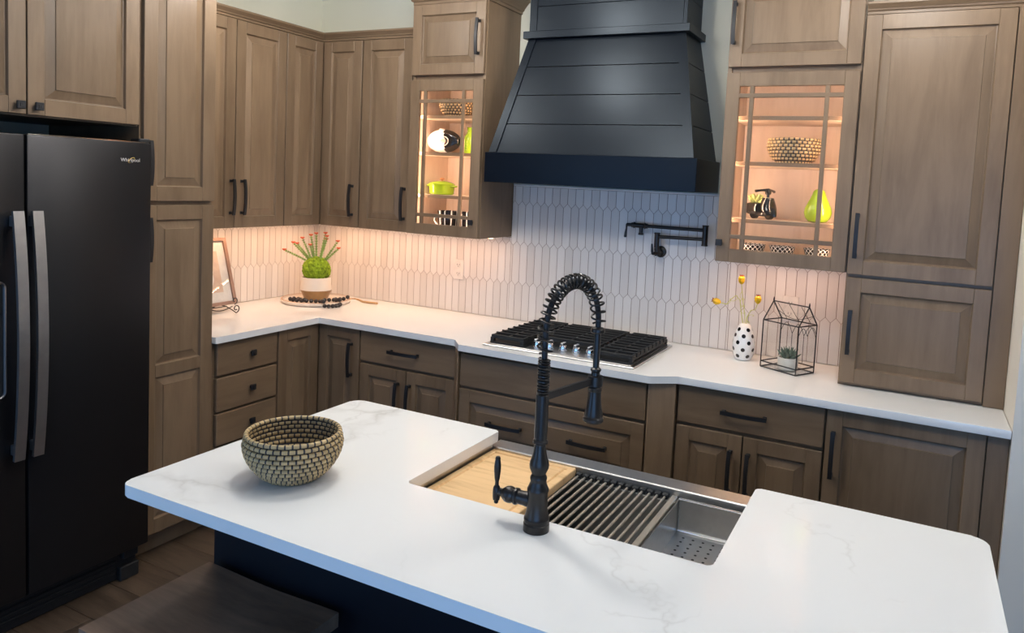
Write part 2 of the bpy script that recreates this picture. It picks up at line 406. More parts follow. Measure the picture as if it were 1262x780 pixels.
def tiles(parent, regions, left, phase):
    """regions: list of (u0,u1,z0,z1); rows cut at z = 1.118 + k*RP"""
    for (u0, u1, z0, z1) in regions:
        for row in range(-1, 3):
            zc = 1.118+(row+.5)*RP
            if zc+RP/2+TIP < z0+.004 or zc-RP/2-TIP > z1-.004: continue
            ph = phase+(TW/2 if row % 2 else 0)+TW/2
            k0 = math.floor((u0-ph)/TW)-1; k1 = math.ceil((u1-ph)/TW)+1
            for k in range(k0, k1+1):
                uc = ph+k*TW
                poly = clip([(uc+a, zc+b) for a, b in HEX], u0, u1, z0, z1)
                if len(poly) < 3: continue
                us = [p[0] for p in poly]; zs = [p[1] for p in poly]
                if max(us)-min(us) < .004 or max(zs)-min(zs) < .006: continue
                if len(poly) == 6 and max(zs)-min(zs) > RP+2*TIP-.004 and max(us)-min(us) > TW-.004: me = full_tile
                else: me = tile_mesh([(a-uc, b-zc) for a, b in poly])
                o = bpy.data.objects.new('tile', me); COL.objects.link(o); o.parent = parent
                j = lambda: random.uniform(-.004, .004)
                if left: o.location = (.003, uc, zc); o.rotation_euler = (j()*.3, 0, PI/2+j())
                else: o.location = (uc, -.003, zc); o.rotation_euler = (j()*.3, 0, j())
mk('grout', 'grout', wall_back, lambda b: (box(b, .009, 3.172, -.0076, -.0005, .916, 1.370), box(b, 1.425, 2.634, -.0076, -.0005, 1.3705, 1.653)), smooth=False)
mk('grout', 'grout', wall_left, lambda b: box(b, .0005, .0076, -1.294, -.0095, .916, 1.370), smooth=False)
tiles(wall_back, [(.010, 3.171, .916, 1.366), (1.428, 2.632, 1.3672, 1.652)] if False else [(.010, 1.4245, .916, 1.368), (1.426, 2.632, .916, 1.652), (2.634, 3.171, .916, 1.368)], False, .027)
tiles(wall_left, [(-1.292, -.010, .916, 1.368)], True, -.624)
mk('tile_edge_trim', 'white_plastic', wall_back, lambda b: box(b, 1.426, 2.632, -.011, -.0005, 1.6535, 1.664, .002))

# ------------------------------------------------------------------ cabinet helpers
class Face:
    def __init__(s, o, u, n): s.o, s.u, s.n = Vector(o), Vector(u), Vector(n)
    def P(s, u, d, z): return s.o+s.u*u+s.n*d+Vector((0, 0, z))
    def mat(s):  # local (u, -d, z) -> world
        m = Matrix((s.u, -s.n, Vector((0, 0, 1)))).transposed().to_4x4(); m.translation = s.o; return m
BACK = lambda y: Face((0, y, 0), (1, 0, 0), (0, -1, 0))
LEFT = lambda x: Face((x, 0, 0), (0, 1, 0), (1, 0, 0))
def fbox(bm, F, u0, u1, d0, d1, z0, z1, bev=0):
    t = BM(); box(t, u0, u1, -d1, -d0, z0, z1, bev); xform(t, F.mat()); join(bm, t)
def join(bm, t):
    me = bpy.data.meshes.new('tmp'); t.to_mesh(me); t.free(); bm.from_mesh(me); bpy.data.meshes.remove(me)
T = .020
def raised(bm, F, u0, u1, z0, z1, bevw=.031):
    loops = []
    for i, d in ((-.003, -.0155), (0, -.0030), (.0030, -.0115), (.0065, -.0125), (.0065+bevw, -.0045), (.0080+bevw, -.0010)):
        loops.append([bm.verts.new(F.P(u, d, z)) for u, z in ((u0+i, z0+i), (u1-i, z0+i), (u1-i, z1-i), (u0+i, z1-i))])
    for a, b in zip(loops, loops[1:]):
        for k in range(4): bm.faces.new((a[k], a[(k+1) % 4], b[(k+1) % 4], b[k]))
    bm.faces.new(loops[-1])
def door(F, u0, u1, z0, z1, parent, fw=.057, splits=(), mat='wood_v', name='door', glass=None):
    bm = BM()
    fbox(bm, F, u0, u0+fw, -T, 0, z0, z1, .0016); fbox(bm, F, u1-fw, u1, -T, 0, z0, z1, .0016)
    zs = [z0]+[s for s in splits]+[z1]
    rails = [(z0, z0+fw)]+[(s-fw/2+.004, s+fw/2-.004) for s in splits]+[(z1-fw, z1)]
    for a, b in rails: fbox(bm, F, u0+fw, u1-fw, -T, 0, a, b, .0010)
    d = obj(name, bm, mat, parent)
    if glass is None:
        for (a, b), (c, e) in zip(rails, rails[1:]):
            bm = BM(); raised(bm, F, u0+fw, u1-fw, b, c); obj('panel', bm, mat, d, recalc=False, angle=20)
    return d
def slab(F, u0, u1, z0, z1, parent, name='drawer', mat='wood_h'):
    bm = BM(); fbox(bm, F, u0, u1, -T, 0, z0, z1, .003); return obj(name, bm, mat, parent)
def pull(F, u, z, vertical, parent, L=.160):
    bm = BM(); h = L/2
    A = lambda s, d: F.P(u, d, z+s) if vertical else F.P(u+s, d, z)
    side = F.u if vertical else Vector((0, 0, 1))
    for s in (-1, 1):
        t = BM(); box(t, -.0075, .0075, -.0045, 0, -.0075, .0075, .001); box(t, -.0055, .0055, -.026, -.0045, -.0055, .0055, .001)
        if vertical: m = F.mat() @ Matrix.Translation((u, 0, z+s*h))
        else: m = F.mat() @ Matrix.Translation((u+s*h, 0, z))
        xform(t, m); join(bm, t)
    pts = []
    for k in range(11):
        s = -1+2*k/10; pts.append(A(s*(h+.010), .026+.008*(1-s*s)))
    bar(bm, pts, .0155, .0075, side)
    return obj('handle', bm, 'black_metal', parent)
def knob(F, u, z, parent):
    t = BM(); box(t, -.006, .006, -.014, 0, -.006, .006, .001); box(t, -.014, .014, -.024, -.014, -.014, .014, .002); box(t, -.006, .006, -.0262, -.024, -.006, .006, .001)
    xform(t, F.mat() @ Matrix.Translation((u, 0, z))); return obj('knob', t, 'black_metal', parent)
def carcass(F, u0, u1, depth, z0, z1, parent, toe=True, mat='wood_v'):
    """solid body behind the fronts, from the front plane (d=-T-.001) back over depth"""
    bm = BM(); fbox(bm, F, u0, u1, -depth, -T-.001, z0, z1); o = obj('carcass', bm, mat, parent, smooth=False)
    if toe:
        bm = BM(); fbox(bm, F, u0, u1, -depth, -T-.072, .001, z0); obj('toe_kick', bm, mat, parent, smooth=False)
    return o
GAP = .003
ZB0, ZB1 = .108, .878      # base fronts
# ---- base cabinets
FB = BACK(-.625); FL = LEFT(.625)
c = thing('drawer_base_cabinet', 'taupe wood base cabinet with a stack of four drawers beside the tall pantry', 'cabinet', (.3, -1.10, 0))
carcass(FL, -1.293, -.9055, .622, .10, .882, c)
for a, b in ((.725, ZB1), (.556, .713), (.397, .546), (ZB0, .387)):
    d = slab(FL, -1.266, -.911, a, b, c); knob(FL, -1.072, (a+b)/2+(.003 if a > .2 else 0), d)
c = thing('corner_base_cabinet', 'L-shaped taupe wood corner base cabinet with two tall narrow raised-panel doors', 'cabinet', (.3, -.3, 0))
bm = BM(); prism(bm, [(.003, -.003), (.9035, -.003), (.9035, -.604), (.604, -.604), (.604, -.9035), (.003, -.9035)], .10, .882); obj('carcass', bm, 'wood_v', c, smooth=False)
bm = BM(); prism(bm, [(.003, -.003), (.9035, -.003), (.9035, -.534), (.534, -.534), (.534, -.9035), (.003, -.9035)], .001, .10); obj('toe_kick', bm, 'wood_v', c, smooth=False)
door(FL, -.901, -.6275, ZB0, ZB1, c); d = door(FB, .628, .900, ZB0, ZB1, c); pull(FB, .853, .718, True, d)
def drawer_door_base(u0, u1, um, label, loc, hz):
    c = thing('base_cabinet', label, 'cabinet', loc)
    carcass(FB, u0-.003, u1+.003, .622, .10, .882, c)
    d = slab(FB, u0, u1, .722, ZB1-.002, c); pull(FB, hz, .797, False, d)
    for a, b, hx in ((u0, um-.0025, um-.045), (um+.0025, u1, um+.016+.010)):
        d = door(FB, a, b, ZB0, .708, c); pull(FB, hx, .558, True, d)
drawer_door_base(.9085, 1.497, 1.203, 'taupe wood base cabinet with one drawer over two doors beside the corner cabinet', (1.2, -.3, 0), 1.19)
drawer_door_base(2.587, 3.158, 2.860, 'taupe wood base cabinet with one drawer over two doors below the spotted vase', (2.87, -.3, 0), 2.86)
c = thing('panel_door_base_cabinet', 'taupe wood base cabinet with one wide full-height raised-panel door and end filler', 'cabinet', (3.45, -.3, 0))
carcass(FB, 3.1625, XR-.002, .622, .10, .882, c)
d = door(FB, 3.166, 3.686, ZB0, ZB1, c); pull(FB, 3.193, .710, True, d)
bm = BM(); fbox(bm, FB, 3.690, XR-.002, -T, -.002, .10, ZB1+.002, .001); obj('filler_strip', bm, 'wood_v', c)
# cooktop base, stepped forward, with splayed corner posts
FK = BACK(-.700)
c = thing('cooktop_base_cabinet', 'taupe wood base cabinet with wide drawers stepping forward under the gas cooktop', 'cabinet', (2.03, -.35, 0))
bm = BM(); prism(bm, [(1.503, -.003), (2.581, -.003), (2.581, -.645), (2.483, -.679), (1.562, -.679), (1.503, -.645)], .10, .882); obj('carcass', bm, 'wood_v', c, smooth=False)
bm = BM(); prism(bm, [(1.503, -.003), (2.581, -.003), (2.581, -.575), (2.483, -.61), (1.562, -.61), (1.503, -.575)], .001, .10); obj('toe_kick', bm, 'wood_v', c, smooth=False)
slab(FK, 1.567, 2.474, .718, .870, c, 'false_drawer_front')
for a, b in ((.415, .704), (ZB0, .402)):
    d = door(FK, 1.567, 2.474, a, b, c, mat='wood_h', name='drawer')
    for u in (1.818, 2.228): pull(FK, u, (a+b)/2+.010, False, d)
bm = BM(); prism(bm, [(2.480, -.6795), (2.483, -.704), (2.489, -.704), (2.582, -.647), (2.581, -.6455)], .10, .881, .001); obj('corner_post', bm, 'wood_v', c)
bm = BM(); prism(bm, [(1.561, -.6795), (1.558, -.704), (1.552, -.704), (1.502, -.647), (1.5035, -.6455)], .10, .881, .001); obj('corner_post', bm, 'wood_v', c)

# ---- worktop
def rounded(pts, radii, seg=5):
    out = []; n = len(pts)
    for k, (p, r) in enumerate(zip(pts, radii)):
        p = Vector(p); a = Vector(pts[k-1])-p; b = Vector(pts[(k+1) % n])-p
        if r <= 0: out.append(tuple(p)); continue
        an = a.angle(b); t = r/math.tan(an/2); a.normalize(); b.normalize()
        cc = p+(a+b).normalized()*(r/math.sin(an/2)); s0 = p+a*t-cc; s1 = p+b*t-cc
        for i in range(seg+1):
            v = s0.lerp(s1, i/seg); v = v.normalized()*r; out.append(tuple(cc+v))
    return out
pts = [(.002, -.002), (.002, -1.294), (.648, -1.294), (.648, -.648), (1.500, -.648), (1.566, -.722), (2.492, -.722), (2.590, -.648), (XR-.002, -.648), (XR-.002, -.002)]
bm = BM(); prism(bm, rounded(pts, [0, 0, .004, .004, .02, .006, .03, .06, 0, 0]), .884, .914, .0025)
tag(obj('countertop', bm, 'quartz_plain', angle=14), 'white quartz worktop running along both walls and bulging out under the cooktop', 'countertop')

# ---- tall pantry, fridge cabinet, refrigerator
FP = LEFT(.630)
c = thing('pantry_cabinet', 'tall taupe wood pantry cabinet beside the black refrigerator', 'cabinet', (.3, -1.47, 0))
bm = BM(); fbox(bm, FP, -1.642, -1.2965, -.627, -T-.001, .10, 2.60); obj('carcass', bm, 'wood_v', c, smooth=False)
bm = BM(); fbox(bm, FP, -1.642, -1.2965, -.627, -.090, .001, .10); obj('toe_kick', bm, 'wood_v', c, smooth=False)
d = door(FP, -1.636, -1.300, 1.526, 2.592, c, fw=.060); pull(FP, -1.622, 1.680, True, d)
d = door(FP, -1.636, -1.300, .118, 1.508, c, fw=.060, splits=(.815,)); pull(FP, -1.622, 1.370, True, d)
FR = LEFT(.622)
c = thing('fridge_top_cabinet', 'taupe wood wall cabinet with two knobbed doors above the black refrigerator', 'cabinet', (.3, -2.07, 1.83))
bm = BM(); fbox(bm, FR, -2.498, -1.6435, -.619, -T-.001, 1.822, 2.60); obj('carcass', bm, 'wood_v', c, smooth=False)
d = door(FR, -2.0645, -1.650, 1.828, 2.592, c); knob(FR, -2.036, 1.858, d)
d = door(FR, -2.485, -2.0695, 1.828, 2.592, c); knob(FR, -2.096, 1.858, d)
c = thing('fridge_side_panel', 'tall taupe wood end panel on the far side of the refrigerator', 'panel', (.3, -2.515, 0))
bm = BM(); fbox(bm, FR, -2.530, -2.5, -.619, 0, .001, 2.60, .001); obj('board', bm, 'wood_v', c, smooth=False)

FX = .722
c = thing('refrigerator', 'black steel side-by-side refrigerator with long brushed handles', 'refrigerator', (.4, -2.08, 0))
mk('body', 'fridge_side', c, lambda b: box(b, .03, FX-.075, -2.494, -1.668, .03, 1.735, .003))
FF = LEFT(FX)
def fdoor(y0, y1):
    bm = BM(); fbox(bm, FF, y0, y1, -.070, 0, .142, 1.756, .006); return obj('door', bm, 'fridge_black', c)
d1 = fdoor(-2.1225, -1.667); d0 = fdoor(-2.494, -2.1295)
for d, yc in ((d1, -2.107), (d0, -2.168)):
    bm = BM(); pts = []
    for k in range(15):
        s = -1+2*k/14; pts.append((FX+.030+.030*(1-s*s), yc, 1.075+s*.424))
    bar(bm, pts, .034, .012, (0, 1, 0))
    for s in (-1, 1): box(bm, FX+.0005, FX+.034, yc-.012, yc+.012, 1.075+s*.39-.018, 1.075+s*.39+.018, .002)
    obj('handle', bm, 'fridge_handle', d, angle=30)
dd = mk('dispenser_frame', 'steel_dark', d0, lambda b: [tube(b, [(FX+.004, yy, zz) for yy, zz in rounded([(-2.196, .872), (-2.196, 1.262), (-2.44, 1.262), (-2.44, .872)], [.02]*4)], .005, 8, closed=True)])
mk('dispenser_recess', 'dark_gap', d0, lambda b: box(b, FX, FX+.0015, -2.436, -2.20, .876, 1.15))
mk('dispenser_panel', 'fridge_side', d0, lambda b: box(b, FX, FX+.003, -2.436, -2.20, 1.16, 1.258, .001))
mk('hinge_cover', 'fridge_side', c, lambda b: (box(b, FX-.060, FX-.005, -1.715, -1.670, 1.757, 1.772, .003)))
mk('top_trim', 'chrome', c, lambda b: box(b, FX-.004, FX-.0015, -2.118, -1.672, 1.7563, 1.7585))
mk('grille', 'fridge_side', c, lambda b: (box(b, .05, FX-.070, -2.49, -1.672, .004, .136, .004), [box(b, FX-.070, FX-.064, -2.47, -1.76, .035+k*.022, .045+k*.022, .001) for k in range(4)]))
mk('leg', 'rubber', c, lambda b: (box(b, FX-.09, FX-.045, -1.755, -1.675, .001, .06, .004), box(b, FX-.09, FX-.050, -1.74, -1.675, .085, .128, .004)))
# lettering on the door
def lettering(txt, size, loc, rot, mat, parent, depth=.0006):
    cu = bpy.data.curves.new('logo', 'FONT'); cu.body = txt; cu.size = size; cu.align_x = 'CENTER'; cu.align_y = 'CENTER'; cu.extrude = depth
    t = bpy.data.objects.new('logo_tmp', cu); COL.objects.link(t); dg = bpy.context.evaluated_depsgraph_get()
    me = bpy.data.meshes.new_from_object(t.evaluated_get(dg)); bpy.data.objects.remove(t)
    bm = BM(); bm.from_mesh(me); xform(bm, Matrix.Translation(loc) @ rot); return obj('logo', bm, mat, parent, smooth=False)
RL = Matrix(((0, 0, 1, 0), (1, 0, 0, 0), (0, 1, 0, 0), (0, 0, 0, 1)))
lettering('Whirlpool', .0185, (FX+.001, -1.755, 1.687), RL, 'logo_silver', d1)
mk('logo_ring', 'logo_gold', d1, lambda b: tube(b, [(FX+.0012, -1.751+.011*math.cos(a)+.006*math.sin(a), 1.687+.010*math.sin(a)+.002*math.cos(a)) for a in [PI*2*k/16*.86-.4 for k in range(17)]], [.0004+.0009*math.sin(PI*k/16) for k in range(17)], 6))

# ---- wall cabinets
def crown(bm, path, z, prof):
    """path: list of (x,y) with the outside on the right-hand side; prof: list of (out, dz)"""
    n = len(path); P = [Vector(p) for p in path]; rings = []
    for k in range(n):
        ds = []
        if k > 0: ds.append((P[k]-P[k-1]).normalized())
        if k < n-1: ds.append((P[k+1]-P[k]).normalized())
        ns = [Vector((d.y, -d.x)) for d in ds]
        m = ns[0] if len(ns) == 1 else (ns[0]+ns[1])/(1+ns[0].dot(ns[1]))
        rings.append([bm.verts.new((P[k].x+m.x*o, P[k].y+m.y*o, z+dz)) for o, dz in prof])
    q = len(prof)
    for a, b in zip(rings, rings[1:]):
        for j in range(q): bm.faces.new((a[j], a[(j+1) % q], b[(j+1) % q], b[j]))
    bm.faces.new(rings[0]); bm.faces.new(rings[-1][::-1])
CP = [(0, 0), (.006, 0), (.006, .010), (.012, .014), (.014, .020), (.026, .032), (.030, .036), (.030, .045), (-.02, .045), (-.02, 0)]
CP2 = [(0, 0), (.008, 0), (.008, .014), (.016, .018), (.020, .028), (.044, .058), (.052, .062), (.052, .078), (-.02, .078), (-.02, 0)]
FUB, FUL = BACK(-.340), LEFT(.340)
ZU0, ZU1 = 1.375, 2.409
c = thing('wall_cabinet', 'taupe wood two-door wall cabinet above the framed picture', 'cabinet', (.15, -.95, ZU0))
carcass(FUL, -1.2955, -.6115, .337, ZU0, ZU1+.006, c, toe=False)
d = door(FUL, -.938, -.6145, ZU0, ZU1, c); pull(FUL, -.899, 1.531, True, d)
d = door(FUL, -1.272, -.943, ZU0, ZU1, c); pull(FUL, -.966, 1.531, True, d)
c = thing('corner_wall_cabinet', 'L-shaped taupe wood corner wall cabinet above the potted succulent', 'cabinet', (.2, -.2, ZU0))
bm = BM(); prism(bm, [(.003, -.003), (.620, -.003), (.620, -.319), (.319, -.319), (.319, -.610), (.003, -.610)], ZU0, ZU1+.006); obj('carcass', bm, 'wood_v', c, smooth=False)
door(FUL, -.608, -.3425, ZU0, ZU1, c); d = door(FUB, .3435, .618, ZU0, ZU1, c); pull(FUB, .578, 1.527, True, d)
c = thing('single_door_wall_cabinet', 'taupe wood single-door wall cabinet between the corner cabinet and glass-door cabinet', 'cabinet', (.8, -.15, ZU0))
carcass(FUB, .6225, .9665, .337, ZU0, ZU1+.006, c, toe=False)
d = door(FUB, .628, .962, ZU0, ZU1, c); pull(FUB, .938, 1.527, True, d)
bm = BM(); crown(bm, [(.320, -1.2955), (.320, -.320), (.9665, -.320)], ZU1+.007, CP); 
tag(obj('crown_moulding', bm, 'wood_h', angle=25), 'stepped taupe wood crown moulding along the top of the low wall cabinets', 'moulding')

def glass_cabinet(u0, u1, label, vm, hm, knob_u, pull_u, shelves, name, crown_ends):
    """stacked cabinet: glass door below, small raised-panel door above"""
    yf = -.362; F = BACK(yf); z0, zs, z1 = 1.374, 2.198, 2.570; dep = .359; w = .018
    c = thing(name, label, 'cabinet', ((u0+u1)/2, -.17, z0))
    mk('side_panel', 'wood_v', c, lambda b: fbox(b, F, u0, u0+w, -dep, -T-.001, z0, z1+.004), smooth=False)
    mk('side_panel', 'wood_v', c, lambda b: fbox(b, F, u1-w, u1, -dep, -T-.001, z0, z1+.004), smooth=False)
    mk('back_panel', 'wood_in', c, lambda b: fbox(b, F, u0+w+.0005, u1-w-.0005, -dep, -dep+.010, z0+.0005, zs), smooth=False)
    mk('lining', 'wood_in', c, lambda b: (fbox(b, F, u0+w+.0004, u0+w+.0030, -dep+.0105, -T-.002, z0+w+.001, zs-w), fbox(b, F, u1-w-.003, u1-w-.0004, -dep+.0105, -T-.002, z0+w+.001, zs-w)), smooth=False)
    mk('bottom_panel', 'wood_v', c, lambda b: fbox(b, F, u0+w+.0005, u1-w-.0005, -dep+.0105, -T-.001, z0, z0+w), smooth=False)
    mk('divider', 'wood_v', c, lambda b: fbox(b, F, u0+w+.0005, u1-w-.0005, -dep+.0105, -T-.008, zs-.012, zs+.006), smooth=False)
    mk('upper_box', 'wood_v', c, lambda b: fbox(b, F, u0+w+.0005, u1-w-.0005, -dep, -T-.001, zs+.0065, z1+.004), smooth=False)
    for zt in shelves:
        sh = mk('shelf', 'wood_in', c, lambda b: fbox(b, F, u0+w+.004, u1-w-.004, -dep+.012, -.061, zt-.016, zt), smooth=False)
        mk('shelf_edge', 'wood_h', sh, lambda b: fbox(b, F, u0+w+.004, u1-w-.004, -.0608, -.0575, zt-.0165, zt+.0005), smooth=False)
    # upper door
    d = door(F, u0+.004, u1-.004, 2.209, z1, c, fw=.055); pull(F, pull_u, 2.390, True, d)
    # glass door
    d = door(F, u0+.003, u1-.003, z0+.001, 2.184, c, fw=.057, glass=True)
    a0, a1, b0, b1 = u0+.060, u1-.060, z0+.058, 2.127
    for v in vm: mk('muntin', 'wood_v', d, lambda b: fbox(b, F, v-.009, v+.009, -.014, -.001, b0-.001, b1+.001, .0015))
    for h in hm: mk('muntin', 'wood_h', d, lambda b: fbox(b, F, a0-.001, a1+.001, -.0135, -.0005, h-.009, h+.009, .0015))
    mk('glass_pane', 'glass', d, lambda b: fbox(b, F, a0-.006, a1+.006, -.0185, -.0155, b0-.006, b1+.006), smooth=False)
    knob(F, knob_u, 1.458, d)
    # crown on top, wrapping the free sides
    bm = BM(); crown(bm, crown_ends, z1+.005, CP2); obj('crown', bm, 'wood_h', c, angle=25)
    # LED strips behind the stiles
    for s, uu in ((1, u0+w+.0085), (-1, u1-w-.0085)):
        mk('led_strip', 'led_diffuser', c, lambda b: fbox(b, F, uu-.004, uu+.004, -.034, -.028, z0+.04, 2.15), smooth=False)
        area('cabinet_led', F.P(uu+s*.001, -.037, (z0+2.16)/2), F.n*-1+F.u*s*.55, .006, .74, LED_IN, (1.0, .66, .46))
    return c
LED_IN = 2.9
glass_cabinet(.970, 1.4215, 'stacked taupe wood wall cabinet with lit glass door holding the green casserole', (1.066, 1.304), (2.074, 1.478), 1.386, 1.384, (2.005, 1.811, 1.586), 'glass_door_wall_cabinet',
              [(.992, -.015), (.992, -.340), (1.4215, -.340), (1.4215, -.003)] if False else [(.970, -.003), (.970, -.340), (1.4215, -.340), (1.4215, -.003)])
glass_cabinet(2.637, 3.1715, 'stacked taupe wood wall cabinet with lit glass door holding the green pear', (2.749, 3.050), (2.088, 1.486), 2.656, 2.660, (2.007, 1.811, 1.563), 'glass_door_wall_cabinet',
              [(2.637, -.003), (2.637, -.340), (3.1715, -.340), (3.1715, -.003)])
# ---- tall hutch cabinet on the worktop
FT = BACK(-.368)
c = thing('hutch_cabinet', 'tall taupe wood hutch cabinet standing on the worktop against the right wall', 'cabinet', (3.45, -.17, .915))
carcass(FT, 3.1735, XR-.0015, .364, .9155, 2.400, c, toe=False)
d = door(FT, 3.177, 3.683, 1.372, 2.396, c); pull(FT, 3.201, 1.528, True, d)
d = door(FT, 3.177, 3.683, .930, 1.358, c); pull(FT, 3.202, 1.139, True, d)
bm = BM(); fbox(bm, FT, 3.687, XR-.0015, -T, -.003, .9155, 2.400, .001); obj('filler_strip', bm, 'wood_v', c)
bm = BM(); crown(bm, [(3.1755, -.347), (XR-.002, -.347)], 2.401, CP); obj('crown', bm, 'wood_h', c, angle=25)

# ------------------------------------------------------------------ under-cabinet lights
UC = 2.5
def undercab(x0, x1, y0, y1, label, power):
    bm = BM(); box(bm, x0, x1, y0, y1, 1.3665, 1.3740, .001)
    tag(obj('under_cabinet_light', bm, 'led_diffuser'), label, 'light', 'under-cabinet light strips')
    lx, ly = abs(x1-x0), abs(y1-y0)
    area('under_cabinet_led', ((x0+x1)/2, (y0+y1)/2, 1.3655), (0, 0, -1), lx, ly, power, (1.0, .60, .37))
for args in ((.165, .180, -1.25, -.19, 'slim light strip under the wall cabinets above the framed picture', UC*1.0),
             (.20, .95, -.180, -.165, 'slim light strip under the corner and single-door wall cabinets', UC*.8),
             (.99, 1.40, -.180, -.165, 'slim light strip under the glass cabinet of the green casserole', UC*.42),
             (2.66, 3.15, -.180, -.165, 'slim light strip under the glass cabinet of the green pear', UC*.42)):
    undercab(*args)

# ------------------------------------------------------------------ range hood
c = thing('range_hood', 'black shiplap range hood flaring out above the gas cooktop', 'hood', (2.015, -.2, 1.67))
hx0, hx1 = 1.478, 2.548; tx0, tx1 = 1.612, 2.418; zb, zt = 1.816, 2.388; yb, yt = -.405, -.255; bx0, bx1 = 1.497, 2.530
mk('bottom_band', 'hood_black', c, lambda b: box(b, hx0, hx1, -.416, -.003, 1.668, zb, .0025))
def lerp(a, b, t): return a+(b-a)*t
def Q(x0a, x1a, t, d=0):  # point on the sloped front at height fraction t
    return lerp(yb, yt, t)-d, lerp(zb, zt, t)
mk('core', 'dark_gap', c, lambda b: [b.faces.new([b.verts.new(p) for p in q]) for q in (
    ((bx0+.012, yb+.012, zb+.001), (bx1-.012, yb+.012, zb+.001), (tx1-.012, yt+.012, zt-.001), (tx0+.012, yt+.012, zt-.001)),
    ((bx1-.012, yb+.012, zb+.001), (bx1-.012, -.004, zb+.001), (tx1-.012, -.004, zt-.001), (tx1-.012, yt+.012, zt-.001)),
    ((bx0+.012, -.004, zb+.001), (bx0+.012, yb+.012, zb+.001), (tx0+.012, yt+.012, zt-.001), (tx0+.012, -.004, zt-.001)))], smooth=False, recalc=False)
nb = 4
def plate(b, quad, t):
    q = [Vector(p) for p in quad]; n = (q[1]-q[0]).cross(q[3]-q[0]).normalized()
    f = [b.verts.new(p) for p in q]; k = [b.verts.new(p-n*t) for p in q]
    b.faces.new(f); b.faces.new(k[::-1])
    es = []
    for i in range(4): b.faces.new((f[i], k[i], k[(i+1) % 4], f[(i+1) % 4]))
    e = [x for x in b.faces[0].edges] if False else []
SL = .042
for k in range(nb):
    t0, t1 = k/nb+(.0035 if k else 0), (k+1)/nb-(.0035 if k < nb-1 else 0)
    y0, z0 = Q(0, 0, t0); y1, z1 = Q(0, 0, t1)
    bm = BM(); plate(bm, [(lerp(bx0, tx0, t0)+SL, y0, z0), (lerp(bx1, tx1, t0)-SL, y0, z0), (lerp(bx1, tx1, t1)-SL, y1, z1), (lerp(bx0, tx0, t1)+SL, y1, z1)], .011); obj('board', bm, 'hood_black', c, smooth=False)
    for sx0, sx1, sg in ((bx1, tx1, 1), (bx0, tx0, -1)):
        q = [(lerp(sx0, sx1, t0)-sg*.001, y0+.004, z0), (lerp(sx0, sx1, t0)-sg*.001, -.004, z0), (lerp(sx0, sx1, t1)-sg*.001, -.004, z1), (lerp(sx0, sx1, t1)-sg*.001, y1+.004, z1)]
        bm = BM(); plate(bm, q if sg > 0 else [q[1], q[0], q[3], q[2]], .010); obj('side_board', bm, 'hood_black', c, smooth=False)
for s in (0, 1):
    def st(b):
        o = -.006
        if s == 0: q = [(bx0, yb+o, zb+.001), (bx0+SL, yb+o, zb+.001), (tx0+SL, yt+o, zt-.001), (tx0, yt+o, zt-.001)]
        else: q = [(bx1-SL, yb+o, zb+.001), (bx1, yb+o, zb+.001), (tx1, yt+o, zt-.001), (tx1-SL, yt+o, zt-.001)]
        plate(b, q, .016)
    mk('corner_stile', 'hood_black', c, st, smooth=False)
mk('neck_trim', 'hood_black', c, lambda b: box(b, 1.590, 2.440, -.281, -.003, 2.388, 2.424, .002))
mk('neck', 'hood_black', c, lambda b: (box(b, 1.622, 2.408, -.249, -.003, 2.4245, CEIL-.004), box(b, 1.612, 1.652, -.257, -.2495, 2.4245, CEIL-.004, .001), box(b, 2.400, 2.418, -.257, -.2495, 2.4245, CEIL-.004, .001)))
for k in range(2):
    z0 = 2.4260+k*.122; z1 = min(z0+.120, CEIL-.005)
    mk('neck_board', 'hood_black', c, lambda b: box(b, 1.653, 2.399, -.2545, -.2495, z0, z1, .001))
    mk('neck_side_board', 'hood_black', c, lambda b: box(b, 2.4085, 2.4160, -.246, -.004, z0, z1, .001))

# ------------------------------------------------------------------ cooktop
c = thing('gas_cooktop', 'stainless gas cooktop with black cast-iron grates set in the worktop', 'cooktop', (2.028, -.375, .915))
CX0, CX1, CY0, CY1 = 1.655, 2.400, -.660, -.105
mk('tray', 'steel', c, lambda b: (box(b, CX0, CX1, CY0, CY1, .9145, .9215, .003), box(b, CX0+.02, CX1-.02, CY0+.02, CY1-.02, .9215, .9235, .001)))
def grate(x0, x1, y0, y1):
    bm = BM(); zt_, zb_ = .962, .950
    for yy in (y0, y1-.010): box(bm, x0, x1, yy, yy+.010, zb_-.006, zt_, .0015)
    for xx in (x0, x1-.010): box(bm, xx, xx+.010, y0+.010, y1-.010, zb_-.014, zt_-.001, .0015)
    n = max(2, round((y1-y0)/.052))
    for k in range(1, n):
        yy = y0+(y1-y0)*k/n-.0045; box(bm, x0-.004, x1+.004, yy, yy+.009, zb_-.004, zt_+.003, .001)
    xm = (x0+x1)/2
    box(bm, xm-.0045, xm+.0045, y0+.010, y1-.010, zb_+.001, zt_-.002)
    for xx in (x0+.006, x1-.006):
        for yy in (y0+.006, y1-.006): box(bm, xx-.009, xx+.009, yy-.009, yy+.009, .9306, zb_, .001)
    g = obj('grate', bm, 'iron', c)
    ch = .045
    mk('burner_pan', 'iron', c, lambda b: prism(b, rounded([(x0-.008, y0-.010), (x1+.008-(0), y0-.010), (x1+.008, y1+.004), (x0-.008, y1+.004)], [.018]*4), .9237, .9300, .0015))
    return g
grate(1.680, 1.850, -.618, -.125); grate(1.872, 2.184, -.500, -.125); grate(2.206, 2.376, -.618, -.125)
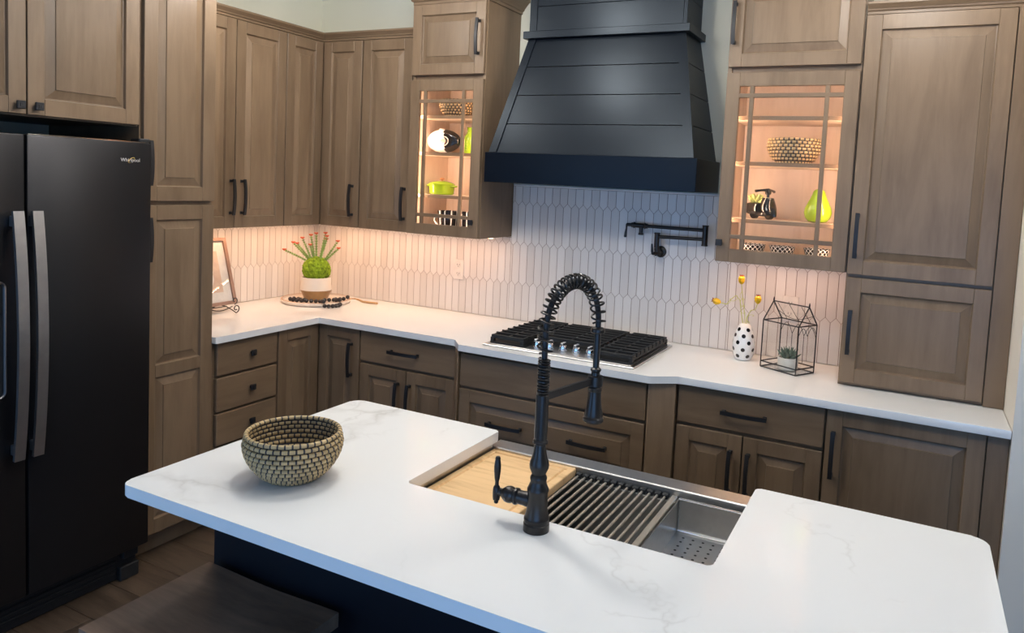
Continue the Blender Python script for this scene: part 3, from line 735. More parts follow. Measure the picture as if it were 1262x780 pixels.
for x, y, r in ((1.765, -.495, .042), (1.765, -.245, .036), (2.028, -.310, .056), (2.291, -.495, .042), (2.291, -.245, .036)):
    def bn(b):
        lathe(b, [(r*1.4, 0), (r*1.35, .003), (r*1.0, .004), (r*.95, .009), (r*.9, .010), (0, .010)], (x, y, .9302), 28)
    q = mk('burner', 'steel_dark', c, bn); mk('burner_cap', 'iron', q, lambda b: lathe(b, [(r*.82, 0), (r*.85, .002), (r*.8, .0045), (0, .005)], (x, y, .9405), 28))
for x in (1.896, 1.962, 2.028, 2.094, 2.160):
    y = -.568
    q = mk('knob', 'chrome', c, lambda b: (lathe(b, [(.021, 0), (.021, .004), (.017, .006), (.0165, .022), (.015, .025), (0, .025)], (x, y, .9237), 24), box(b, x-.006, x+.006, y-.020, y+.020, .9490, .9620, .002)))

# ------------------------------------------------------------------ pot filler
c = thing('pot_filler', 'black folding pot-filler tap mounted on the tiles above the cooktop', 'tap', (2.28, -.01, 1.36))
def pf_flange(b):
    lathe(b, [(.029, 0), (.029, .005), (.025, .008), (.014, .010), (.013, .05), (0, .05)], (0, 0, 0), 28); xform(b, Matrix.Translation((2.283, -.0098, 1.363)) @ Matrix.Rotation(PI/2, 4, 'X'))
mk('wall_flange', 'bronze', c, pf_flange)
YP = -.060
mk('valve_body', 'bronze', c, lambda b: (cyl(b, (2.283, YP, 1.345), (2.276, YP, 1.385), .016, .014), cyl(b, (2.275, YP, 1.385), (2.275, YP, 1.460), .013), lathe(b, [(.0145, 0), (.0155, .003), (.0145, .006)], (2.275, YP, 1.452), 20)))
mk('lever', 'bronze', c, lambda b: (cyl(b, (2.283, YP-.012, 1.358), (2.270, YP-.030, 1.358), .008), tube(b, [(2.266, YP-.030, 1.352), (2.264, YP-.031, 1.370), (2.261, YP-.032, 1.405)], [.005, .007, .004], 10)))
mk('lower_arm', 'bronze', c, lambda b: cyl(b, (2.277, YP, 1.440), (2.506, YP, 1.443), .0085))
mk('elbow_joint', 'bronze', c, lambda b: (cyl(b, (2.513, YP, 1.416), (2.513, YP, 1.508), .0135, seg=20), lathe(b, [(.0150, 0), (.0160, .003), (.0150, .006)], (2.513, YP, 1.412), 20), lathe(b, [(.0150, 0), (.0160, .003), (.0150, .006)], (2.513, YP, 1.506), 20)))
mk('upper_arm', 'bronze', c, lambda b: cyl(b, (2.506, YP, 1.487), (2.215, YP, 1.488), .0085))
mk('spout_valve', 'bronze', c, lambda b: (cyl(b, (2.222, YP, 1.488), (2.140, YP, 1.489), .0125, seg=20), tube(b, [(2.214, YP, 1.488), (2.209, YP, 1.488), (2.204, YP, 1.488)], [.0125, .0165, .0125], 20), tube(b, [(2.160, YP, 1.489), (2.152, YP, 1.489), (2.146, YP, 1.489)], [.0125, .0165, .012], 20),
    cyl(b, (2.140, YP, 1.489), (2.118, YP, 1.489), .0085)))
mk('spout', 'bronze', c, lambda b: (cyl(b, (2.190, YP, 1.482), (2.190, YP, 1.455), .010), lathe(b, [(.0125, 0), (.0135, .003), (.012, .010), (.010, .012)], (2.190, YP, 1.442), 20)))
mk('lever', 'bronze', c, lambda b: (tube(b, [(2.118, YP, 1.494), (2.113, YP, 1.488), (2.112, YP, 1.470)], [.006, .0055, .004], 10), tube(b, [(2.112, YP, 1.470), (2.110, YP, 1.45), (2.108, YP, 1.428), (2.108, YP, 1.424)], [.004, .006, .0075, .004], 10)))

# ------------------------------------------------------------------ outlets
def outlet(x, z, label):
    c = thing('wall_outlet', label, 'outlet', (x, -.010, z), 'wall outlets')
    mk('cover_plate', 'white_plastic', c, lambda b: box(b, x-.035, x+.035, -.0145, -.0098, z-.057, z+.057, .0015))
    for dz in (-.025, .025):
        s = mk('socket', 'white_plastic', c, lambda b: lathe_y(b, x, -.0145, z+dz, .0165, .0015))
        mk('slot', 'slot_dark', s, lambda b: (box(b, x-.008, x-.0055, -.0166, -.0160, z+dz-.002, z+dz+.007), box(b, x+.0055, x+.008, -.0166, -.0160, z+dz-.002, z+dz+.006), box(b, x-.002, x+.002, -.0166, -.0160, z+dz-.010, z+dz-.006)), smooth=False)
def lathe_y(b, x, y, z, r, h):
    t = BM(); lathe(t, [(r, 0), (r, h*.7), (r-.0006, h), (0, h)], seg=24); xform(t, Matrix.Translation((x, y, z)) @ Matrix.Rotation(PI/2, 4, 'X')); join(b, t)
outlet(1.090, 1.160, 'white two-socket outlet on the tiles below the green casserole cabinet')
outlet(2.920, 1.152, 'white two-socket outlet on the tiles behind the glass terrarium')

# ------------------------------------------------------------------ island
IX0, IX1, IY0, IY1 = 1.757, 3.612, -2.481, -1.640
SX0, SX1, SY = 2.320, 3.091, -2.108
c = thing('kitchen_island', 'near-black navy island base under the white quartz slab', 'island', (2.685, -1.96, 0))
bx = [(1.790, 3.580, -2.237, -2.217, .001, .8825), (1.790, 1.810, -2.2165, -1.676, .001, .8825), (3.560, 3.580, -2.2165, -1.676, .001, .8825)]
for k, q in enumerate(bx): mk('panel', 'navy', c, lambda b: box(b, *q, .001), smooth=False)
for q in ((1.8105, 2.296, -1.690, -1.676, .10, .8825), (3.1165, 3.5595, -1.690, -1.676, .10, .8825), (2.2965, 3.116, -1.690, -1.676, .10, .615)):
    mk('door', 'navy', c, lambda b: box(b, *q, .002), smooth=False)
mk('toe_kick', 'navy', c, lambda b: box(b, 1.811, 3.559, -1.76, -1.74, .001, .099), smooth=False)
pts = [(IX0, IY0), (IX1, IY0), (IX1, IY1), (SX1, IY1), (SX1, SY), (SX0, SY), (SX0, IY1), (IX0, IY1)]
bm = BM(); prism(bm, rounded(pts, [.028, .028, .035, .012, .010, .010, .012, .035], 6), .884, .914, .0025)
tag(obj('island_countertop', bm, 'quartz', angle=14), 'white quartz island slab with faint grey veins and a cut-out for the sink', 'countertop')

# workstation sink
c = thing('apron_sink', 'stainless steel apron-front workstation sink in the island', 'sink', (2.705, -1.86, .62))
ZS = .640; ZR = .872
def sink_body(b):
    box(b, 2.300, 2.312, -2.130, -1.667, ZS, .8825); box(b, 3.099, 3.111, -2.130, -1.667, ZS, .8825)
    box(b, 2.3125, 3.0985, -2.130, -2.118, ZS, .8825); box(b, 2.3125, 3.0985, -2.1178, -1.667, ZS, ZS+.010)
mk('basin', 'steel', c, sink_body, smooth=False)
mk('apron', 'steel', c, lambda b: box(b, 2.300, 3.111, -1.6665, -1.600, .630, ZR, .003))
for q in ((-1.690, -1.6668), (-2.1178, -2.098)): mk('ledge', 'steel', c, lambda b: box(b, 2.3125, 3.0985, *q, .820, .844, .001))
mk('drain', 'steel_dark', c, lambda b: lathe(b, [(.055, 0), (.052, .003), (.04, .001), (.0, .0008)], (2.75, -1.9, ZS+.0102), 28))
# chopping board resting on the ledges
c = thing('cutting_board', 'light wooden chopping board with a groove resting over the sink', 'cutting board', (2.452, -1.89, .845))
def brd(b):
    x0, x1, y0, y1 = 2.3165, 2.592, -2.112, -1.669; z0, z1 = .8445, .866
    loops = []
    for i, z in ((0, z0), (0, z1-.002), (.002, z1), (.018, z1), (.021, z1-.004), (.026, z1-.004), (.029, z1)):
        loops.append([b.verts.new((x, y, z)) for x, y in ((x0+i, y0+i), (x1-i, y0+i), (x1-i, y1-i), (x0+i, y1-i))])
    for p, q in zip(loops, loops[1:]):
        for k in range(4): b.faces.new((p[k], p[(k+1) % 4], q[(k+1) % 4], q[k]))
    b.faces.new(loops[-1]); b.faces.new(loops[0][::-1])
mk('slab', 'board_wood', c, brd, smooth=False)
# roll-up rack
c = thing('roll_up_rack', 'roll-up drying rack of metal rods with black rubber ends across the sink', 'rack', (2.745, -1.89, .845))
nr = 13
for k in range(nr):
    x = 2.606+k*.0213
    q = mk('rod', 'rod_metal', c, lambda b: cyl(b, (x, -2.108, .8505), (x, -1.676, .8505), .0034, seg=10))
    for e_ in ((-1.6865, -1.6685), (-2.116, -2.102)): mk('end_cap', 'rubber', q, lambda b: box(b, x-.0085, x+.0085, *e_, .8448, .8580, .002))
mk('flat_rod', 'rod_metal', c, lambda b: box(b, 2.878, 2.894, -2.112, -1.670, .8448, .8560, .002))
# perforated tray in the right of the sink
c = thing('perforated_sink_tray', 'perforated stainless steel strainer tray hanging in the sink beside the rack', 'tray', (2.99, -1.9, .78))
tx0_, tx1_, ty0_, ty1_, tz0, tz1 = 2.903, 3.090, -2.096, -1.696, .772, .858
mk('walls', 'steel', c, lambda b: (box(b, tx0_, tx0_+.002, ty0_, ty1_, tz0, tz1), box(b, tx1_-.002, tx1_, ty0_, ty1_, tz0, tz1), box(b, tx0_+.002, tx1_-.002, ty1_-.002, ty1_, tz0, tz1), box(b, tx0_+.002, tx1_-.002, ty0_, ty0_+.002, tz0, tz1)), smooth=False)
for q in ((ty1_, ty1_+.010), (ty0_-.010, ty0_)): mk('rim', 'chrome', c, lambda b: box(b, tx0_, tx1_, *q, tz1-.002, tz1+.002, .001), smooth=False)
mk('floor_seam', 'chrome', c, lambda b: cyl(b, (tx0_+.004, ty1_-.005, tz0+.0045), (tx1_-.004, ty1_-.005, tz0+.0045), .0022, seg=8))
mk('corner_seam', 'chrome', c, lambda b: cyl(b, (tx0_+.0045, ty1_-.0045, tz0+.006), (tx0_+.0045, ty1_-.0045, tz1), .0018, seg=8))
mk('bottom', 'steel', c, lambda b: box(b, tx0_+.002, tx1_-.002, ty0_+.002, ty1_-.002, tz0, tz0+.002), smooth=False)
def holes(b):
    for i in range(6):
        for j in range(14):
            x = tx0_+.028+i*.026; y = ty1_-.035-j*.025; lathe(b, [(.0038, 0), (.0035, .0004), (0, .0004)], (x, y, tz0+.0021), 8)
mk('drain_holes', 'rubber', c, holes, smooth=False)['kind'] = 'stuff'

# ------------------------------------------------------------------ island faucet
FXc, FYc = 2.712, -2.158
c = thing('kitchen_faucet', 'tall dark bronze spring-neck faucet behind the island sink', 'faucet', (FXc, FYc, .914))
Z0 = .9145
prof = [(.0290, 0), (.0290, .016), (.0272, .018), (.0272, .021), (.0285, .023), (.0285, .028), (.0268, .031), (.0262, .034), (.0228, .050), (.0226, .086), (.0240, .089), (.0240, .094), (.0215, .099), (.0178, .109), (.0178, .113), (.0188, .116), (.0188, .120), (.0172, .123),
        (.0150, .127), (.0178, .133), (.0212, .141), (.0218, .148), (.0205, .156), (.0170, .165), (.0145, .176), (.0130, .190), (.0128, .194), (.0168, .197), (.0168, .202), (.0142, .205), (.0144, .215), (.0142, .303)]
mk('body', 'bronze', c, lambda b: lathe(b, prof, (FXc, FYc, Z0), 32))
HD = Vector((2.764, -1.987)); P0 = Vector((FXc, FYc)); dirv = (HD-P0); reach = dirv.length; dirv.normalize()
def pt(s, z): return Vector((FXc+dirv.x*s, FYc+dirv.y*s, z))
# neck path (hose): up, semi-ellipse arch, down
neck = [pt(0, 1.210+.012*k) for k in range(13)]
zc = neck[-1].z; top = 1.462
for k in range(1, 33):
    a = PI*k/32; neck.append(pt(reach/2*(1-math.cos(a)), zc+(top-zc)*math.sin(a)**.92))
neck += [pt(reach, zc-.010*k) for k in range(1, 14)]
mk('hose', 'black_metal', c, lambda b: tube(b, neck, .0066, 12))
def resample(path, n):
    L = [0]
    for a, b_ in zip(path, path[1:]): L.append(L[-1]+(b_-a).length)
    out = []; k = 0
    for i in range(n):
        s = L[-1]*i/(n-1)
        while k < len(path)-2 and L[k+1] < s: k += 1
        out.append(path[k].lerp(path[k+1], (s-L[k])/max(1e-9, L[k+1]-L[k])))
    return out, L[-1]
def coil(b, path, R, wire, turns_of):
    """helix around a path; turns_of(s01) gives the cumulative number of turns"""
    n = 900; ps, L = resample(path, n); side = Vector((-dirv.y, dirv.x, 0)); pts_ = []
    for i, p in enumerate(ps):
        t = (ps[min(i+1, n-1)]-ps[max(i-1, 0)]).normalized(); q = side.cross(t).normalized(); a = 2*PI*turns_of(i/(n-1))
        pts_.append(p+(side*math.cos(a)+q*math.sin(a))*R)
    tube(b, pts_, wire, 6)
tight = [pt(0, Z0+.300), pt(0, 1.298)]
mk('coil_sleeve', 'bronze', c, lambda b: coil(b, tight, .0118, .0024, lambda s: 14*s))
loose = [p for p in neck if p.z > 1.296 or False]
i_end = max(k for k, p in enumerate(neck) if p.z >= 1.345)
i_beg = min(k for k, p in enumerate(neck) if p.z >= 1.296)
mk('spring', 'bronze', c, lambda b: coil(b, neck[i_beg:i_end+1], .0160, .0025, lambda s: 25*(s-.055*math.sin(2*PI*s))))
mk('spring_collar', 'bronze', c, lambda b: lathe(b, [(.0150, 0), (.0168, .003), (.0168, .009), (.0150, .012), (.009, .014)], (HD.x, HD.y, 1.334), 24))
mk('down_tube', 'bronze', c, lambda b: lathe(b, [(.0075, 0), (.0075, .105)], (HD.x, HD.y, 1.235), 16))
mk('support_arm', 'bronze', c, lambda b: bar(b, [pt(.010, 1.213), pt(reach-.008, 1.221)], .008, .016, (-dirv.y, dirv.x, 0)))
mk('holder_ring', 'bronze', c, lambda b: lathe(b, [(.0130, 0), (.0180, .001), (.0180, .024), (.0130, .025)], (HD.x, HD.y, 1.208), 24))
mk('spray_head', 'bronze', c, lambda b: lathe(b, [(.0, 0), (.0205, 0), (.0245, .004), (.0245, .010), (.0215, .014), (.0220, .018), (.0178, .040), (.0155, .062), (.0150, .074), (.0165, .077), (.0165, .083), (.0135, .087), (.0115, .092), (.0100, .120), (.0125, .124), (.0125, .128), (.008, .131)], (HD.x, HD.y, 1.121), 28))
def side_handle(b):
    t = BM(); lathe(t, [(.0, -.020), (.0165, -.020), (.0170, .0), (.0150, .030), (.0185, .034), (.0185, .039), (.0150, .042), (.0180, .048), (.0190, .054), (.0175, .062), (.0120, .070), (.0090, .073), (.0090, .080), (0, .080)], seg=24)
    xform(t, Matrix.Translation((FXc-.016, FYc, .978)) @ Matrix.Rotation(-PI/2, 4, 'Y')); join(b, t)
mk('valve', 'bronze', c, side_handle)
hx = FXc-.104
q = mk('lever', 'bronze', c, lambda b: (lathe(b, [(0, -.024), (.004, -.024), (.0055, -.021), (.004, -.018), (.0075, -.016), (.0085, -.010), (.0090, 0), (.0085, .010), (.0070, .015), (.0045, .018), (.0042, .026), (.0060, .034), (.0078, .052), (.0080, .062), (.0065, .074), (.0058, .076), (.0062, .080), (.0045, .084), (0, .085)], (hx, FYc, .974), 20)))

# ------------------------------------------------------------------ woven bowls
def woven(name, label, cx, cy, z0, R, h, rb, rings, cells, group=None, sy=1.0, per=5):
    c = thing(name, label, 'bowl', (cx, cy, z0), group)
    rr = h/rings*.47
    def radius(t):  # bowl profile
        return rb+(R-rb)*math.sin(min(1, t*1.25)*PI/2)**.75 - (R*.045)*max(0, (t-.8)/.2)
    core = BM(); prof = [(0, rr*.9)]+[(radius(k/20)*.985, rr*.6+(h-rr*1.4)*k/20) for k in range(21)]
    inner = [(r-.0012, z) for r, z in prof[::-1][:-1]]+[(0, rr*1.0)]
    lathe(core, prof+inner, (cx, cy, z0), 40, cap=False, sy=sy); obj('lining', core, 'dark_cord', c)
    bm = BM(); seg = cells*per; ms = 8
    for k in range(rings):
        t = k/(rings-1); r0 = radius(t); zc_ = z0+rr+(h-2*rr)*t; ringv = []
        ph = (k*.5)
        for j in range(seg):
            a = 2*PI*(j/seg+ph/cells); bulge = 1.0 if (j % per) else .93
            r_m = rr*bulge
            ringv.append([bm.verts.new((cx+(r0+r_m*math.cos(b_))*math.cos(a), cy+sy*(r0+r_m*math.cos(b_))*math.sin(a), zc_+r_m*math.sin(b_))) for b_ in [2*PI*m/ms for m in range(ms)]])
        for j in range(seg):
            p, q = ringv[j], ringv[(j+1) % seg]
            for m in range(ms):
                f = bm.faces.new((p[m], q[m], q[(m+1) % ms], p[(m+1) % ms]))
                f.material_index = 1 if j % per == 0 or m in (2, 6) and False else 0
    obj('coils', bm, ['straw', 'dark_cord'], c, angle=60)
    return c
woven('woven_bowl', 'large coiled straw bowl with dark stitching on the island', 2.063, -2.232, .9145, .1165, .120, .062, 10, 42, per=4)

# ------------------------------------------------------------------ counter stool
c = thing('counter_stool', 'dark brown wooden saddle-seat counter stool tucked under the island', 'stool', (2.03, -2.43, 0))
def seat(b):
    x0, x1, y0, y1 = 1.803, 2.250, -2.606, -2.262; nx, ny = 24, 10; V = {}
    for s in (0, 1):
        for i in range(nx+1):
            for j in range(ny+1):
                u = i/nx; v = j/ny; dip = -.012*math.sin(PI*u)**2*math.sin(PI*(.15+.7*v))
                V[s, i, j] = b.verts.new((x0+(x1-x0)*u, y0+(y1-y0)*v, (.596 if s == 0 else .632+dip)))
    for i in range(nx):
        for j in range(ny):
            b.faces.new((V[1, i, j], V[1, i+1, j], V[1, i+1, j+1], V[1, i, j+1])); b.faces.new((V[0, i, j+1], V[0, i+1, j+1], V[0, i+1, j], V[0, i, j]))
    for i in range(nx): b.faces.new((V[0, i, 0], V[0, i+1, 0], V[1, i+1, 0], V[1, i, 0])); b.faces.new((V[1, i, ny], V[1, i+1, ny], V[0, i+1, ny], V[0, i, ny]))
    for j in range(ny): b.faces.new((V[0, 0, j+1], V[0, 0, j], V[1, 0, j], V[1, 0, j+1])); b.faces.new((V[0, nx, j], V[0, nx, j+1], V[1, nx, j+1], V[1, nx, j]))
    es = [e for e in b.edges if len(e.link_faces) == 2 and e.calc_face_angle() > .8]
    bmesh.ops.bevel(b, geom=es, offset=.006, segments=2, profile=.5, affect='EDGES')
mk('seat', 'stool_wood', c, seat)
legs = [(1.835, -2.575), (2.218, -2.575), (1.835, -2.293), (2.218, -2.293)]
for x, y in legs:
    ox = -.03 if x < 2 else .03; oy = -.02 if y < -2.4 else 0
    mk('leg', 'stool_wood', c, lambda b: bar(b, [(x+ox, y+oy, .002), (x, y, .5955)], .034, .034, (1, 0, 0)))
for (a, b_), z in (((0, 1), .20), ((2, 3), .30), ((0, 2), .26), ((1, 3), .26)):
    p, q = legs[a], legs[b_]; f = 1-z/.596
    def L(k): x, y = legs[k]; return Vector((x+(-.03 if x < 2 else .03)*f, y+(-.02 if y < -2.4 else 0)*f, z))
    A, B_ = L(a), L(b_); dv = (B_-A).normalized()*.0175
    mk('stretcher', 'stool_wood', c, lambda b: bar(b, [A+dv, B_-dv], .030, .018, (0, 0, 1)))

# ------------------------------------------------------------------ things on the worktop
# picture frame leaning on a little iron easel
PA = Vector((.200, -.795, .955)); lean = Vector((-.10, 0, .345)).normalized(); ny_ = Vector((0, -1, 0)); nf = ny_.cross(lean) * -1
nf = lean.cross(Vector((0, 1, 0))); nf = nf if nf.x > 0 else -nf
PWd, PHt = .275, .360
def pq(u, v, d=0): return PA+ny_*u+lean*v+nf*d
def pbox(b, u0, u1, v0, v1, d0, d1):
    vs = [b.verts.new(pq(u, v, d)) for d in (d0, d1) for u, v in ((u0, v0), (u1, v0), (u1, v1), (u0, v1))]
    for q in ((3, 2, 1, 0), (4, 5, 6, 7), (0, 1, 5, 4), (1, 2, 6, 5), (2, 3, 7, 6), (3, 0, 4, 7)): b.faces.new([vs[i] for i in q])
c = thing('framed_picture', 'brown framed sketch with white mat leaning against the tiled wall', 'picture', (.17, -.93, .955))
for q in ((0, .018, 0, PHt), (PWd-.018, PWd, 0, PHt), (.018, PWd-.018, 0, .018), (.018, PWd-.018, PHt-.018, PHt)):
    mk('moulding', 'frame_wood', c, lambda b: pbox(b, *q, -.010, .008), smooth=False)
mk('mat_board', 'paper_white', c, lambda b: pbox(b, .018, PWd-.018, .018, PHt-.018, -.008, -.002), smooth=False)
q = mk('picture', 'sketch', c, lambda b: pbox(b, .066, PWd-.066, .070, PHt-.070, -.002, -.0012), smooth=False)
def figure(b):
    for (u, v, r, e) in ((.135, .150, .024, 1.6), (.120, .182, .012, 1.2), (.150, .120, .030, .5)):
        vs = [b.verts.new(pq(u+r*math.cos(2*PI*k/18), v+r*e*math.sin(2*PI*k/18), -.0009)) for k in range(18)]; b.faces.new(vs)
mk('drawn_figure', 'paper_white', q, figure, smooth=False)
mk('glazing', 'glass', c, lambda b: pbox(b, .018, PWd-.018, .018, PHt-.018, .0005, .002), smooth=False)
c = thing('picture_easel', 'small black wrought-iron scroll easel under the framed sketch', 'easel', (.24, -.93, .914))
def scroll(cy, cz, r0, turns, a0, x, sgn):
    return [(x, cy+sgn*(r0*(1-.75*k/24))*math.cos(a0+2*PI*turns*k/24), cz+(r0*(1-.75*k/24))*math.sin(a0+2*PI*turns*k/24)) for k in range(25)]
for k, yy in enumerate((-.862, -1.000)):
    s = 1 if k == 0 else -1
    mk('scroll_foot', 'black_metal', c, lambda b: (tube(b, scroll(yy+s*.018, .9405, .022, 1.15, -PI/2, .255, s), .0028, 6), tube(b, scroll(yy+s*.016, .982, .020, 1.0, -PI/2, .245, s), .0026, 6), tube(b, [(.255, yy+s*.018, .9185), (.245, yy, .935), (.200, yy, .948), (.150, yy, .949), (.06, yy, .917)], .0028, 6)))
mk('front_bar', 'black_metal', c, lambda b: tube(b, [(.247, -.862-.138*t, .953-.014*math.sin(PI*t)) for t in [k/10 for k in range(11)]], .0026, 6))
mk('back_leg', 'black_metal', c, lambda b: (tube(b, [(.200, -.931, .9475), (.160, -.931, .955), (.085, -.931, 1.16)], .0028, 6), tube(b, [(.200, -1.0, .948), (.200, -.862, .948)], .0026, 6), tube(b, [(.085, -.931, 1.16), (.050, -.931, .917)], .0028, 6)))

# round tray
TC = Vector((.290, -.300))
c = thing('round_tray', 'round whitewashed wooden tray under the potted succulent', 'tray', (TC.x, TC.y, .914))
mk('dish', 'tray_white', c, lambda b: lathe(b, [(0, 0), (.188, 0), (.198, .006), (.200, .018), (.197, .021), (.186, .021), (.182, .012), (0, .012)], (TC.x, TC.y, .9145), 56))
mk('rim_inlay', 'tray_tan', c, lambda b: lathe(b, [(.196, .0212), (.195, .0224), (.188, .0224), (.187, .0212)], (TC.x, TC.y, .9145), 56, cap=False))
# pot with moss ball and red-tipped stems
PC = Vector((.275, -.285))
c = thing('potted_succulent', 'cream and tan pot with a green moss ball and red-tipped stems', 'plant', (PC.x, PC.y, .9265))
mk('pot', ['cream_glaze', 'tan_glaze'], c, lambda b: (lathe(b, [(0, 0), (.058, 0), (.070, .010), (.088, .052), (.0905, .058)], (PC.x, PC.y, .9270), 40, mat=1, cap=False), lathe(b, [(.0905, .058), (.0895, .064), (.086, .100), (.082, .130), (.080, .132), (.076, .128), (.074, .110), (0, .105)], (PC.x, PC.y, .9270), 40, cap=False)))
def mossball(b):
    bmesh.ops.create_icosphere(b, subdivisions=5, radius=1); rnd = random.Random(3)
    for v in b.verts:
        n = v.co.normalized(); k = 1+rnd.uniform(-.07, .07)+.03*math.sin(9*n.x+4*n.z)*math.sin(8*n.y); v.co = Vector((PC.x+n.x*.079*k, PC.y+n.y*.079*k, 1.103+n.z*.074*k))
mk('moss_ball', 'moss', c, mossball, angle=80)
tips = [(.1, -.372, 1.208), (.143, -.351, 1.252), (.165, -.34, 1.248), (.206, -.319, 1.286), (.232, -.306, 1.3), (.261, -.292, 1.311), (.239, -.303, 1.245), (.317, -.264, 1.318), (.334, -.255, 1.303), (.327, -.259, 1.284), (.379, -.233, 1.272), (.383, -.231, 1.23)]
rnd = random.Random(5)
for k, tp in enumerate(tips):
    tp = Vector(tp)+Vector((-.446, .895, 0))*rnd.uniform(-.035, .035)
    base = Vector((PC.x, PC.y, 1.135)).lerp(Vector((tp.x, tp.y, 1.135)), .30); base.z = 1.150+rnd.uniform(-.008, .004)
    mid = base.lerp(tp, .5)+Vector((0, 0, .004))
    path = [base.lerp(mid, t/4).lerp(mid.lerp(tp, t/4), t/4) for t in range(5)]
    def stem(b):
        tube(b, path, [.0042, .0040, .0036, .0032, .0026], 7)
        ps, L = resample(path, 12)
        for i, p in enumerate(ps[:-1]):
            t = (ps[i+1]-p).normalized(); s, q = frame_of(t)
            for a in range(4):
                an = a*PI/2+i*.7; d = s*math.cos(an)+q*math.sin(an); tube(b, [p+d*.002, p+d*.0065+t*.002, p+d*.009+t*.007], [.0026, .0020, .0003], 4)
    s_ = mk('stem', 'succulent', c, stem, angle=60)
    def fl(b):
        for a in range(5):
            an = a*2*PI/5; d = Vector((math.cos(an), math.sin(an), 0)); tube(b, [tp, tp+d*.008+Vector((0, 0, .005)), tp+d*.013+Vector((0, 0, .007))], [.005, .0052, .0014], 5)
        tube(b, [tp-Vector((0, 0, .002)), tp+Vector((0, 0, .008))], [.005, .0035], 6)
    mk('flower', 'red_flower', s_, fl)
# bead garland
c = thing('bead_garland', 'string of black beads with a jute tassel draped over the round tray', 'beads', (.40, -.36, .93))
bp_ = [(.219, -.432, .936), (.250, -.441, .936), (.280, -.441, .936), (.306, -.432, .936), (.330, -.418, .936), (.354, -.404, .936), (.377, -.392, .936), (.401, -.383, .936), (.424, -.388, .9365), (.441, -.402, .9465), (.457, -.416, .9455), (.475, -.425, .9240), (.497, -.417, .9240), (.510, -.398, .9240), (.515, -.376, .9240), (.513, -.353, .9240), (.504, -.331, .9245), (.487, -.316, .9465), (.466, -.303, .9430), (.443, -.297, .9365), (.417, -.289, .936), (.401, -.310, .936), (.386, -.330, .936), (.413, -.268, .936), (.426, -.247, .936), (.438, -.229, .937), (.450, -.209, .9465), (.225, -.408, .936), (.250, -.400, .936), (.275, -.408, .936), (.300, -.403, .936)]
bm = BM(); bmesh.ops.create_uvsphere(bm, u_segments=14, v_segments=9, radius=.0118)
bead0 = None; bme = bpy.data.meshes.new('bead'); bm.to_mesh(bme); bm.free(); bme.materials.append(MATS['bead_black']); bme.polygons.foreach_set('use_smooth', [True]*len(bme.polygons))
for x, y, z in bp_:
    o = bpy.data.objects.new('bead', bme); COL.objects.link(o); o.parent = c; o.location = Vector((x, y, z+.0025))-ROOT[c.name]
mk('cord', 'dark_cord', c, lambda b: tube(b, [(x, y, z+.0025) for x, y, z in bp_[:20]], .0016, 5))
mk('tassel', 'jute', c, lambda b: (tube(b, [(.455, -.200, .9385), (.480, -.180, .939), (.500, -.170, .934), (.520, -.160, .924)], [.003, .004, .0055, .006], 8), tube(b, [(.520, -.160, .924), (.560, -.147, .9215), (.610, -.130, .9205)], [.0060, .0065, .0055], 8)))

# spotted vase with three yellow seed-pods
VC = Vector((2.748, -.155))
c = thing('spotted_vase', 'white egg-shaped vase with black spots beside the glass terrarium', 'vase', (VC.x, VC.y, .914))
vp = [(0, 0), (.030, 0), (.036, .003), (.044, .022), (.0500, .055), (.0505, .072), (.047, .100), (.038, .135), (.028, .157), (.020, .166), (.015, .168), (.012, .165), (.010, .150), (0, .148)]
mk('body', 'ceramic_white', c, lambda b: lathe(b, vp, (VC.x, VC.y, .9145), 40))
def vr(z):
    for (r0, z0), (r1, z1) in zip(vp[1:9], vp[2:10]):
        if z0 <= z <= z1 and z1 > z0: t = (z-z0)/(z1-z0); return lerp(r0, r1, t), (r1-r0)/(z1-z0)
    return .03, 0
for row, z in enumerate((.022, .052, .084, .114, .142)):
    nd = 6 if row < 4 else 5
    for k in range(nd):
        a = 2*PI*(k+.5*(row % 2))/nd-.9; r, sl = vr(z); n = Vector((math.cos(a), math.sin(a), -sl)).normalized()
        ctr = Vector((VC.x+math.cos(a)*r, VC.y+math.sin(a)*r, .9145+z)); s, q = frame_of(n)
        def dot(b):
            vs = [b.verts.new(ctr+n*.0004-n*(.0078**2/(2*r))*abs(s.z*0+math.cos(2*PI*j/14))**2*.8+(s*math.cos(2*PI*j/14)+q*math.sin(2*PI*j/14))*.0093) for j in range(14)]
            v0 = b.verts.new(ctr+n*.0014)
            for j in range(14): b.faces.new((v0, vs[j], vs[(j+1) % 14]))
        mk('spot', 'ceramic_black', c, dot, angle=80)
def pod(path, tip_dir, label, curls):
    c = thing('seed_pod_stem', label, 'flower', path[0], 'yellow seed pods in the spotted vase')
    P = [Vector(p) for p in path]
    mk('stem', 'stem_yellow', c, lambda b: [tube(b, P, .0018, 6)]+[tube(b, cu, .0010, 5) for cu in curls])
    d = Vector(tip_dir).normalized(); o = P[-1]; m = d.to_track_quat('Z', 'Y').to_matrix().to_4x4(); m.translation = o
    def pd(b):
        lathe(b, [(0, -.002), (.006, 0), (.0125, .008), (.0155, .018), (.0145, .028), (.009, .035), (.006, .037), (0, .037)], seg=18)
        for v in b.verts:
            a = math.atan2(v.co.y, v.co.x); k = 1+.05*math.cos(6*a); v.co.x *= k; v.co.y *= k
        xform(b, m)
    q = mk('pod', 'yellow_bulb', c, pd)
    def cr(b):
        for k in range(6):
            a = 2*PI*k/6; tube(b, [(0.005*math.cos(a), .005*math.sin(a), .035), (.010*math.cos(a), .010*math.sin(a), .042)], [.0035, .001], 5)
        lathe(b, [(.006, .034), (.007, .039), (0, .039)], seg=10); xform(b, m)
    mk('crown', 'red_crown', q, cr)
